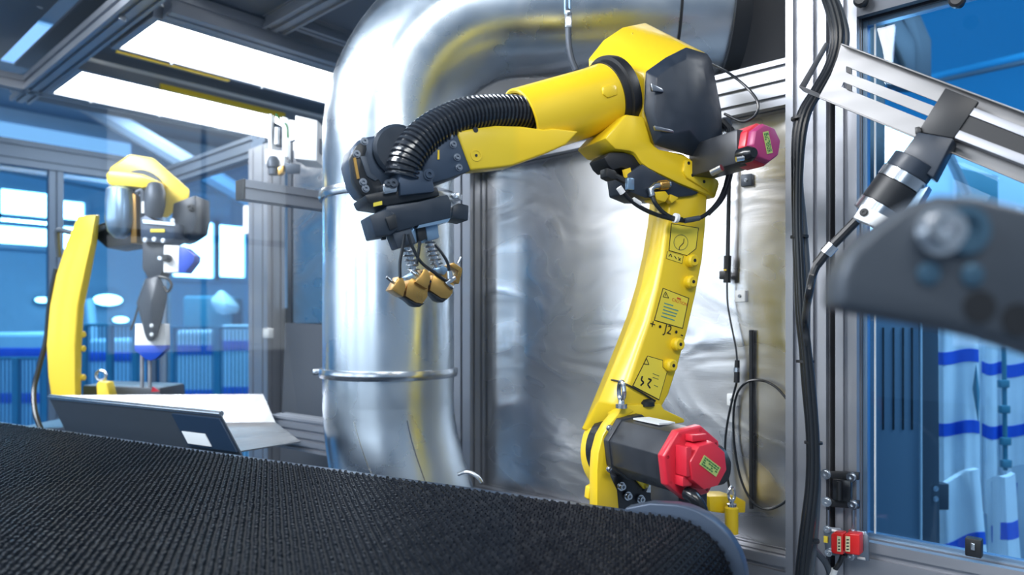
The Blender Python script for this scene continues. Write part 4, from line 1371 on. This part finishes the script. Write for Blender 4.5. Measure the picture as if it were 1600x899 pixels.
MB().prism([fy(1328, 829), (fy(1352, 831)), fy(1357, 838), fy(1358, 878), fy(1318, 872), fy(1318, 840)], (0, .006, 0)).build('bracket', 'steel_dark', rs, bevel=.002)
for a_, b_ in (((1300, 829), (1310, 831)), ((1340, 832), (1350, 834)), ((1340, 872), (1352, 874))):
    MB().tube([fy(*a_, .001), fy(*b_, .001)], .0035, 8).build('slot', 'label_white', rs)
for x0, x1 in ((1298, 1317), (1318.5, 1343)):
    MB().prism([fy(x0, 836, .035), fy(x0 + 4, 832.5 + (x0 - 1298) * .06, .035), fy(x1, 834 + (x0 - 1298) * .08, .035), fy(x1, 868 + (x0 - 1298) * .05, .035), fy(x0 + 3, 866, .035), fy(x0, 862, .035)], (0, .032, 0)).build('switch_body', 'red_switch', rs, bevel=.004, seg=3)
for x0, x1 in ((1308, 1314), (1321, 1328)):
    sl_ = MB().prism([fy(x0, 838, .036), fy(x1, 839, .036), fy(x1, 863, .036), fy(x0, 862, .036)], (0, .002, 0)).build('switch_label', 'label_cream', rs)
    for k, yy in enumerate((843, 848, 853, 858)):
        MB().prism([fy(x0 + 1.5, yy, .0365), fy(x1 - 1.5, yy, .0365), fy(x1 - 1.5, yy + 2, .0365), fy(x0 + 1.5, yy + 2, .0365)], (0, .001, 0)).build('print', 'ink_green' if k == 0 and x0 < 1315 else 'ink', sl_)
MB().prism([fy(1287, 838, .003), fy(1293, 839, .003), fy(1293, 849, .003), fy(1287, 848, .003)], (0, .002, 0)).build('yellow_sticker', 'label_yellow', rs)
for q in ((1293, 827), (1332, 832), (1295, 864), (1330, 870)):
    bolt(rs, fy(*q, .0), (0, -1, 0), .007, .009, 'steel')
MB().tube(spline([fy(1317, 867, .02), fy(1312, 880, .02), fy(1304, 892, .03), fy(1299, 910, .03)], 5), .006, 10).build('cable', 'cable', rs)
MB().tube([fy(1304, 890, .031), fy(1297, 910, .033)], .0085, 10).build('cable_sleeve', 'label_white', rs)
st_ = thing('post_bolts', 'two threaded studs between the hinge and the red switch', 'studs', onY(1312, 825, FY))
for x in (1294, 1333):
    MB().tube([fy(x, 797, -.004), fy(x, 824, -.004)], .0035, 8).build('stud', 'steel_dark', st_)

# ================================================================== SLOTTED TRAY AND CAMERA (upper right)
t0, t1, t2 = P(1314, 70, 1.50), P(1600, 178, 1.28), P(1280, 151, 1.52)
TN = (t1 - t0).cross(t2 - t0).normalized()
if TN.dot(CAMP - t0) < 0:
    TN = -TN


def tp(px, py, d=0.0):
    return onplane(px, py, t0 + TN * d, TN)


def tslab(pix, d0, d1):
    return MB().prism([tp(x, y, d1) for x, y in pix], TN * (d0 - d1))


ty = thing('slotted_tray', 'diagonal slotted sheet-metal bracket fixed to the wide post', 'bracket', tp(1283, 151))
lin = lambda x, x0, y0, x1, y1: (x, y0 + (y1 - y0) * (x - x0) / (x1 - x0))
TE = 1700
top = lambda x: lin(x, 1314, 70, 1600, 178)
s1a = lambda x: lin(x, 1325, 105, 1457, 156)
s1b = lambda x: lin(x, 1325, 114, 1457, 165)
s2a = lambda x: lin(x, 1325, 131, 1445, 179)
s2b = lambda x: lin(x, 1325, 140, 1445, 188)
bot = lambda x: lin(x, 1280, 151, 1600, 284)
mbt = MB()
for poly in ([(1314, 70), top(TE), s1a(TE), s1a(1322), (1308, 92)], [s1b(1322), s1b(TE), s2a(TE), s2a(1318)], [s2b(1315), s2b(TE), bot(TE), (1280, 151), (1298, 118)],
             [(1308, 92), s1a(1322), s1b(1322), s2a(1318), s2b(1315), (1298, 118)], [s1a(1470), s1a(TE), s1b(TE), s1b(1470)], [s2a(1470), s2a(TE), s2b(TE), s2b(1470)]):
    mbt.prism([tp(*q) for q in poly], -TN * .004)
mbt.build('tray_plate', 'sheet_satin', ty)
MB().prism([tp(1314, 70), tp(*top(TE)), tp(*top(TE), .022), tp(1314, 70, .022)], Z3 * .004).build('upper_lip', 'sheet_satin', ty, bevel=.0015)
MB().prism([tp(1280, 151), tp(*bot(TE)), tp(*bot(TE), .022), tp(1280, 151, .022)], Z3 * -.004).build('lower_lip', 'sheet_satin', ty, bevel=.0015)
MB().prism([P(1289, 66, 1.60), P(1296, 68, 1.60), P(1256, 141, 1.66), P(1249, 134, 1.66)], cdir(.004, .012)).build('end_flange', 'sheet_satin', ty, bevel=.001)
MB().prism([P(1249, 133, 1.66), P(1256, 141, 1.66), P(1284, 152, 1.52), P(1280, 146, 1.52)], Z3 * -.004).build('end_flange', 'sheet_satin', ty)
for x, y in ((1327, 110), (1327, 137)):
    MB().box(tp(x, y, .003), (t1 - t0).normalized() * .006, TN * .003, Z3 * .006).build('slot_nut', 'black', ty)
# clamp, rail and machine-vision camera
vc = thing('vision_camera', 'cylindrical black and silver camera clamped to the slotted bracket', 'camera', tp(1362, 345, .05))
tslab([(1477, 137), (1529, 158), (1490, 216), (1434, 206)], .022, .034).build('clamp_plate', 'black', vc, bevel=.002)
tslab([(1434, 206), (1490, 216), (1458, 278), (1404, 246)], .01, .055).build('clamp_block', 'cover', vc, bevel=.003)
tslab([(1429, 199), (1437, 197), (1440, 206), (1430, 210)], .02, .04).build('clamp_tab', 'black', vc, bevel=.002)
bolt(vc, tp(1441, 266, .056), TN, .006, .005, 'steel')
ca, cb_ = tp(1440, 240, .035), tp(1356, 352, .035)
cd = (cb_ - ca).normalized()
L_ = (cb_ - ca).length
cr_ = .043
def band(f0, f1, r, m_, name):
    return MB().lathe(ca, cd, [(L_ * f0, r - .002), (L_ * f0 + .001, r), (L_ * f1 - .001, r), (L_ * f1, r - .002)], 36).build(name, m_, vc)
band(.10, .28, cr_ * .98, 'cover', 'camera_neck')
band(.28, .42, cr_ * 1.03, 'steel', 'silver_band')
band(.42, .72, cr_, 'black', 'camera_body')
band(.72, .88, cr_ * 1.03, 'steel', 'silver_band')
tslab([(1346, 319), (1391, 341), (1379, 360), (1333, 340)], .03, .080).build('connector_block', 'label_white', vc, bevel=.002)
bolt(vc, tp(1350, 332, .081), TN, .006, .003, 'black')
tslab([(1391, 341), (1425, 300), (1452, 290), (1420, 345), (1400, 375), (1379, 360)], .01, .045).build('heat_sink', 'steel_blue', vc, bevel=.003)
MB().tube([tp(1338, 345, .05), tp(1296, 388, .05)], .0095, 10).build('cable_boot', 'black', vc)
MB().tube([tp(1302, 383, .05), tp(1290, 396, .05)], .013, 10).build('cable_nut', 'steel', vc)
MB().tube([tp(1290, 396, .05), tp(1276, 414, .05)], .010, 10).build('cable_boot', 'black', vc)
MB().tube(spline([tp(1280, 408, .05), tp(1270, 430, .05), tp(1263, 465, .05), P(1258, 500, 1.64), P(1262, 540, 1.66)], 6), .008, 10).build('cable', 'cable', vc)
lr = thing('linear_rail', 'black linear rail with aluminium edges behind the clamp plate', 'rail', tp(1560, 230, .03))
tslab([(1500, 176), (1720, 262), (1720, 288), (1484, 198)], .008, .03).build('rail_core', 'black', lr)
tslab([(1515, 165), (1720, 246), (1720, 261), (1505, 176)], .008, .032).build('rail_edge', 'alu', lr, bevel=.001)
tslab([(1488, 199), (1720, 288), (1720, 305), (1480, 211)], .008, .032).build('rail_edge', 'alu', lr, bevel=.001)

# ================================================================== OUT-OF-FOCUS BRACKET NEAR THE LENS
bv = .46
fb = thing('machine_bracket', 'large grey machine bracket close to the lens, out of focus', 'bracket', P(1460, 545, bv))
outl = [(1310, 482), (1314, 432), (1330, 392), (1372, 352), (1425, 315), (1470, 303), (1530, 306), (1640, 332), (1760, 360), (1760, 600), (1640, 556), (1560, 530), (1470, 510)]
MB().prism([P(x, y, bv) for x, y in outl], cdir(.01, .05)).build('plate', 'blur_plate', fb, bevel=.006, seg=3)
bolt(fb, P(1462, 362, bv), VB, .012, .016, 'steel')
MB().lathe(P(1505, 360, bv), VB, [(0, .016), (.004, .016), (.004, .009), (.001, .008)], 16).build('recess', 'screw_blue', fb)
for q in ((1450, 428), (1518, 430)):
    MB().lathe(P(*q, bv), VB, [(-.001, .0075), (.002, .0075), (.003, .005)], 14).build('screw', 'screw_blue', fb)
for q in ((1530, 480), (1590, 500)):
    MB().lathe(P(*q, bv), VB, [(-.001, .011), (.001, .011)], 14).build('hole', 'black', fb)

# ================================================================== NEIGHBOURING BAY BEHIND THE WINDOW
mc = thing('machine_column', 'dark machine column with four slots behind the window', 'machine', P(1410, 899, 2.75))
MB().prism([P(1345, 470, 2.62), P(1436, 470, 2.62), P(1440, 1050, 2.62), P(1345, 1050, 2.62)], cdir(.05, .25)).build('column_face', 'machine', mc, bevel=.006)
MB().prism([P(1438, 250, 2.62), P(1466, 470, 2.66), P(1470, 1050, 2.66), P(1442, 1050, 2.62)], cdir(.05, .22)).build('column_side', 'darkpanel', mc, bevel=.004)
for x in (1380, 1396, 1411, 1425):
    MB().box(P(x, 592, 2.618), cdir(.0025, 0), cdir(0, .003), Z3 * .19).build('slot', 'black', mc)
MB().box(P(1439, 650, 2.612), cdir(.003, 0), cdir(0, .004), Z3 * .50).build('corner_trim', 'label_white', mc)
for y in (764, 780):
    bolt(mc, P(1462, y, 2.64), VB, .008, .006, 'steel')
MB().box(P(1466, 775, 2.70), cdir(.03, 0), cdir(0, .02), Z3 * .05).build('side_hook', 'darkpanel', mc, bevel=.004)
lw_ = thing('window_10', 'bright daylit window in the bay just right of the posts', 'window', P(1390, 480, 3.4))
struct(lw_)
for k in range(5):
    MB().prism([P(1340 + k * 18, 190, 3.4), P(1357.4 + k * 18, 195, 3.4), P(1357.4 + k * 18, 480, 3.4), P(1340 + k * 18, 480, 3.4)], cdir(0, .03)).build('pane', 'white_glow', lw_)
MB().prism([P(1335, 480, 3.42), P(1432, 480, 3.42), P(1432, 990, 3.42), P(1335, 990, 3.42)], cdir(0, .05)).build('parapet', 'hallwall', lw_)


def cloth(label, corners, v, bands, seed):
    """hanging cloth with folds; corners in pixels TL TR BR BL; bands = fractions down"""
    t = thing('hanging_cloth', label, 'cloth', P((corners[2][0] + corners[3][0]) / 2, max(corners[2][1], corners[3][1]), v), 'white cloths with blue stripes')
    rnd = random.Random(seed)
    ph1, ph2 = rnd.uniform(0, 6), rnd.uniform(0, 6)

    def pt(s, q, off):
        a = V((*corners[0], 0)).lerp(V((*corners[1], 0)), s)
        b = V((*corners[3], 0)).lerp(V((*corners[2], 0)), s)
        c = a.lerp(b, q)
        fold = .03 * math.sin(s * 7 + ph1 + q) + .015 * math.sin(s * 15 + ph2) * q + .05 * math.sin(s * math.pi)
        return P(c.x, c.y + 3 * math.sin(s * 5 + ph1), v - fold - off)

    def patch(q0, q1, off, th, m_, name, n=14, r=8):
        rings = []
        for i in range(n + 1):
            s = i / n
            col = [pt(s, q0 + (q1 - q0) * j / r, off) for j in range(r + 1)]
            col += [p_ + cdir(0, th) for p_ in reversed(col)]
            rings.append(col)
        MB().loft(rings).build(name, m_, t, ang=60)
    patch(0, 1, 0, .03, 'bale', 'sheet')
    for q0, q1 in bands:
        patch(q0, q1, .003, .005, 'blue_band', 'stripe')
    return t


cloth('white cloth with two blue stripes hanging beside the machine column', [(1464, 440), (1528, 440), (1532, 800), (1466, 800)], 3.2, [(.30, .355), (.61, .665)], 1)
cloth('narrow white cloth with blue stripes, middle of the hanging row', [(1529, 440), (1566, 440), (1572, 810), (1534, 800)], 3.35, [(.345, .395), (.615, .67)], 2)
cloth('white cloth with blue stripes at the far right picture edge', [(1572, 440), (1640, 440), (1640, 800), (1574, 800)], 3.5, [(.355, .41), (.62, .67)], 3)
cloth('crumpled white cloth leaning low beside the machine column', [(1470, 757), (1530, 733), (1560, 1060), (1490, 1062)], 2.95, [(.30, .36)], 4)
cloth('crumpled white cloth with blue band low in the middle', [(1548, 755), (1586, 738), (1606, 1040), (1556, 1044)], 3.05, [(.24, .33)], 5)
cloth('crumpled white cloth cut by the bottom right picture edge', [(1588, 735), (1650, 712), (1670, 1026), (1606, 1028)], 3.15, [(.08, .16), (.34, .41)], 6)
cr0 = thing('cloth_rail', 'horizontal rail from which the white cloths hang', 'rail', P(1550, 440, 3.3))
MB().tube([P(1440, 440, 3.28), P(1680, 440, 3.28)], .02, 10).build('rail_tube', 'steel_blue', cr0)
MB().tube([P(1675, 440, 3.28), V((P(1675, 440, 3.28).x, P(1675, 440, 3.28).y, 0))], .025, 10).build('rail_post', 'steel_blue', cr0)
MB().tube([P(1445, 440, 3.28), V((P(1445, 440, 3.28).x, P(1445, 440, 3.28).y, 0))], .02, 10).build('rail_post', 'steel_blue', cr0)
hk = thing('hook_chain', 'dark vertical hanging rod between the white cloths', 'rod', P(1570, 735, 3.25))
MB().tube([P(1568, 505, 3.25), P(1571, 735, 3.25)], .010, 8).build('rod', 'teal', hk)
for y in (600, 640, 690, 725):
    MB().box(P(1568 + (y - 600) * .03, y, 3.24), cdir(.022, 0), cdir(0, .012), Z3 * .018).build('hook', 'teal', hk, bevel=.004)
hk2 = thing('hook_chain', 'dark spindle between the first two white cloths', 'rod', P(1527, 670, 3.1))
MB().hull([P(1525, 565, 3.1), P(1519, 608, 3.1), P(1531, 612, 3.1), P(1529, 668, 3.1), P(1526, 600, 3.06)]).build('spindle', 'teal', hk2, bevel=.003)
gb = thing('roof_bracket', 'dark angled steel bracket at the top of the window', 'bracket', P(1430, 110, 4.5))
MB().prism([P(x, y, 4.5) for x, y in ((1385, -20), (1420, -20), (1456, 62), (1456, 125), (1430, 125), (1430, 68))], cdir(0, .25)).build('bracket_web', 'darkpanel', gb, bevel=.01)
MB().prism([P(x, y, 4.45) for x, y in ((1376, 20), (1398, 10), (1432, 66), (1432, 125), (1412, 125))], cdir(0, .2)).build('bracket_face', 'darkpanel', gb, bevel=.01)
MB().tube([P(1371, 20, 4.4), P(1412, 105, 4.4)], .018, 8).build('strut', 'black', gb)
cn = thing('wall_conduit', 'horizontal conduit pipe high on the blue bay wall', 'pipe', P(1530, 105, 5.5))
MB().tube([P(1440, 125, 5.6), P(1620, 84, 4.9)], .03, 10).build('pipe', 'baywall', cn)
MB().tube([P(1440, 132, 5.6), P(1620, 93, 4.9)], .02, 10).build('pipe', 'machine', cn)
bb = thing('bay_machine', 'pale blue machine housing under the slotted bracket', 'machine', P(1520, 420, 3.6))
MB().prism([P(1428, 262, 3.6), P(1500, 238, 3.6), P(1640, 300, 3.6), P(1640, 440, 3.6), P(1428, 440, 3.6)], cdir(0, .5)).build('housing', 'hallwall', bb, bevel=.02)
MB().tube([P(1479, 235, 3.5), P(1512, 305, 3.5)], .022, 10).build('stay', 'machine', bb)
MB().prism([P(1500, 262, 3.58), P(1560, 275, 3.58), P(1560, 330, 3.58), P(1500, 330, 3.58)], cdir(0, .02)).build('vent_panel', 'teal', bb, bevel=.005)

# ================================================================== HALL BEYOND THE LEFT GLAZING
hx = -12.98
k = 4
k = 4
for (x0, x1, y0, y1), lab in (((0, 80, 305, 345), 'glowing upper glare patch at the left picture edge'), ((-30, 76, 349, 378), 'glowing lower glare patch at the left picture edge'), ((89, 130, 318, 346), 'glowing upper glare patch beside the dark mullion'), ((84, 118, 352, 388), 'glowing lower glare patch beside the far robot arm'),
                              ((268, 334, 350, 432), 'glowing glare patch left of the thin line behind the tool'), ((338, 380, 356, 432), 'glowing glare patch next to the pale post')):
    pts = [onX(x0, y1, hx), onX(x1, y0, hx)]
    ya, yb, za, zb2 = pts[0].y, pts[1].y, min(pts[0].z, pts[1].z), max(pts[0].z, pts[1].z)
    w = thing('window_%d' % k, lab, 'window', (hx, (ya + yb) / 2, za))
    struct(w)
    MB().abox(hx - .02, hx, ya, yb, za, zb2).build('pane', 'white_glow', w)  # glowing pane painted in for bright reflections and shiny wraps
    for a_ in ((ya - .08, ya, za - .08, zb2 + .08), (yb, yb + .08, za - .08, zb2 + .08), (ya, yb, zb2, zb2 + .08), (ya, yb, za - .08, za)):
        MB().abox(hx - .02, hx + .08, a_[0], a_[1], a_[2], a_[3]).build('frame', 'hallwall', w)
    k += 1


def wire_fence(label, x0, x1, y0, y1, v):
    t = thing('wire_fence', label, 'fence', P((x0 + x1) / 2, y1, v), 'wire mesh fences in the hall')
    for x in (x0, (x0 + x1) / 2, x1):
        MB().box(P(x, (y0 + y1) / 2, v), cdir(.025, 0), cdir(0, .025), Z3 * ((y1 - y0) / 2 / FPX * v)).build('post', 'teal', t)
    for y in (y0, (y0 + y1) / 2, y1):
        MB().tube([P(x0, y, v), P(x1, y, v)], .014, 6).build('rail', 'teal', t)
    n = int((x1 - x0) / 6)
    for i in range(n):
        x = x0 + (x1 - x0) * (i + .5) / n
        MB().tube([P(x, y0, v - .01), P(x, y1, v - .01)], .006, 5).build('wire', 'hallwall_dark', t)
    return t


wire_fence('wire mesh fence between the paddle tool and the pale post', 268, 412, 512, 799, 5.6)
wire_fence('wire mesh fence at the left picture edge', -20, 72, 560, 799, 5.6)
wire_fence('wire mesh fence between the far robot arm and its tool', 132, 212, 508, 762, 6.4)


def crate(label, x0, x1, y0, y1, v, m_, bandm=None, grp=None):
    t = thing('bale_stack', label, 'bale', P((x0 + x1) / 2, y1, v), grp)
    a, b = P(x0, y0, v), P(x1, y1, v)
    b.z = 0.0
    c = (a + b) / 2 + cdir(0, .35)
    hw_, hh_ = (x1 - x0) / 2 / FPX * v, a.z / 2
    MB().box(c, cdir(hw_, 0), cdir(0, .35), Z3 * hh_).build('bale_body', m_, t, bevel=.05, seg=3)
    if bandm:
        for f in (.1, .72):
            MB().box(c + Z3 * hh_ * f, cdir(hw_ + .01, 0), cdir(0, .36), Z3 * .05).build('strap', bandm, t, bevel=.01)
    return t


G = 'bales stored in the hall'
crate('tall pale bale with blue straps behind the fence by the post', 340, 412, 508, 620, 7.0, 'bale', 'blue_band', G)
crate('pale bale with blue straps behind the fence, nearer the tool', 272, 336, 516, 620, 7.0, 'bale', 'blue_band', G)
crate('pale bale at the left picture edge behind the fence', -20, 70, 520, 668, 6.8, 'hallwall', 'blue_band', G)
crate('blue wrapped bale behind the middle fence', 134, 208, 530, 640, 7.4, 'hallwall', 'blue_band', G)
crate('low teal machine housing in the hall above the fence', 284, 346, 462, 492, 8.5, 'teal', None, None)
ww = thing('paper_wrap', 'crumpled white wrapping on the hall machine', 'wrap', P(355, 500, 8.0))

MB().hull([P(x, y, 8.0) for x, y in ((326, 470), (345, 450), (360, 462), (378, 480), (372, 490), (345, 500))] + [P(352, 478, 7.8), P(350, 475, 8.3)]).build('wrap', 'white', ww, bevel=.03)
MB().box(V((P(352, 480, 8.05).x, P(352, 480, 8.05).y, P(352, 490, 8.05).z / 2)), cdir(.12, 0), cdir(0, .10), Z3 * (P(352, 490, 8.05).z / 2)).build('stand', 'teal', ww)
for x, y, lab, rl in ((168, 469, 'oval glowing hall lamp right of the robot arm', .22), (66, 469, 'small glowing hall lamp at the left', .10), (188, 500, 'round glowing hall lamp beside the paddle tool', .12)):
    c = onX(x, y, -12.90)
    lm = thing('hall_lamp', lab, 'lamp', c)
    el_ = lambda r_, z_: [c + V((0, math.cos(q) * r_, math.sin(q) * r_ * z_)) for q in (2 * math.pi * k / 20 for k in range(20))]
    MB().prism(el_(rl, .4), (.04, 0, 0)).build('glass', 'white_glow', lm, bevel=.01)
    MB().prism(el_(rl * 1.1, .5), (-.09, 0, 0)).build('housing', 'teal', lm)
nb = thing('notice_board', 'pale notice sheet on the glazing left of the pale post', 'sign', P(392, 365, 3.9))
MB().prism([P(380, 322, 3.9), P(408, 318, 3.9), P(408, 362, 3.9), P(380, 366, 3.9)], cdir(0, .006)).build('sheet', 'label_white', nb)
for (x0, y0), (x1, y1), r, lab in (((-40, 60), (420, 330), .12, 'long blue roof beam across the far hall'), ((-40, 250), (240, 300), .10, 'blue pipe along the hall wall, left side'), ((140, 470), (160, 640), .06, 'slim pale column beside the far robot arm')):
    o = MB().tube([P(x0, y0, 9.5), P(x1, y1, 9.0)], r, 8).build('hall_beam', 'hallwall_dark' if r > .07 else 'hallwall')
    tag(o, lab, 'beam')
for px, py, w_, h_, lab in ((50, 70, .8, .8, 'pale blue glow painted for a reflection, upper left'), (30, 225, 1.6, .3, 'pale blue glowing strip high in the hall')):
    c = onZ(px, py, 4.78) if py < 120 else onX(px, py, -12.9)
    o = MB()
    if py < 120:
        o.abox(c.x - w_, c.x + w_, c.y - h_, c.y + h_, 4.76, 4.79)
    else:
        o.abox(-12.98, -12.9, c.y - w_, c.y + w_, c.z - h_, c.z + h_)
    mat('glow_patch', (0.25, .55, .9), .5, emit=.75) if 'glow_patch' not in MATS else None
    ob = o.build('glow_patch', 'glow_patch')  # emissive patch; the roof one paints in a blue reflection
    tag(ob, lab, 'glow_patch')

# ================================================================== FRONT SAFETY GLASS (left pane, close to the lens)
gv = .55
fg_ = thing('safety_glass', 'clear safety glass pane in front of the left half of the cell', 'glass pane', P(300, 1010, gv))
MB().prism([P(-420, -120, gv), P(806, -120, gv), P(806, 1010, gv), P(-420, 1010, gv)], cdir(0, .005)).build('pane', 'glass_front', fg_)
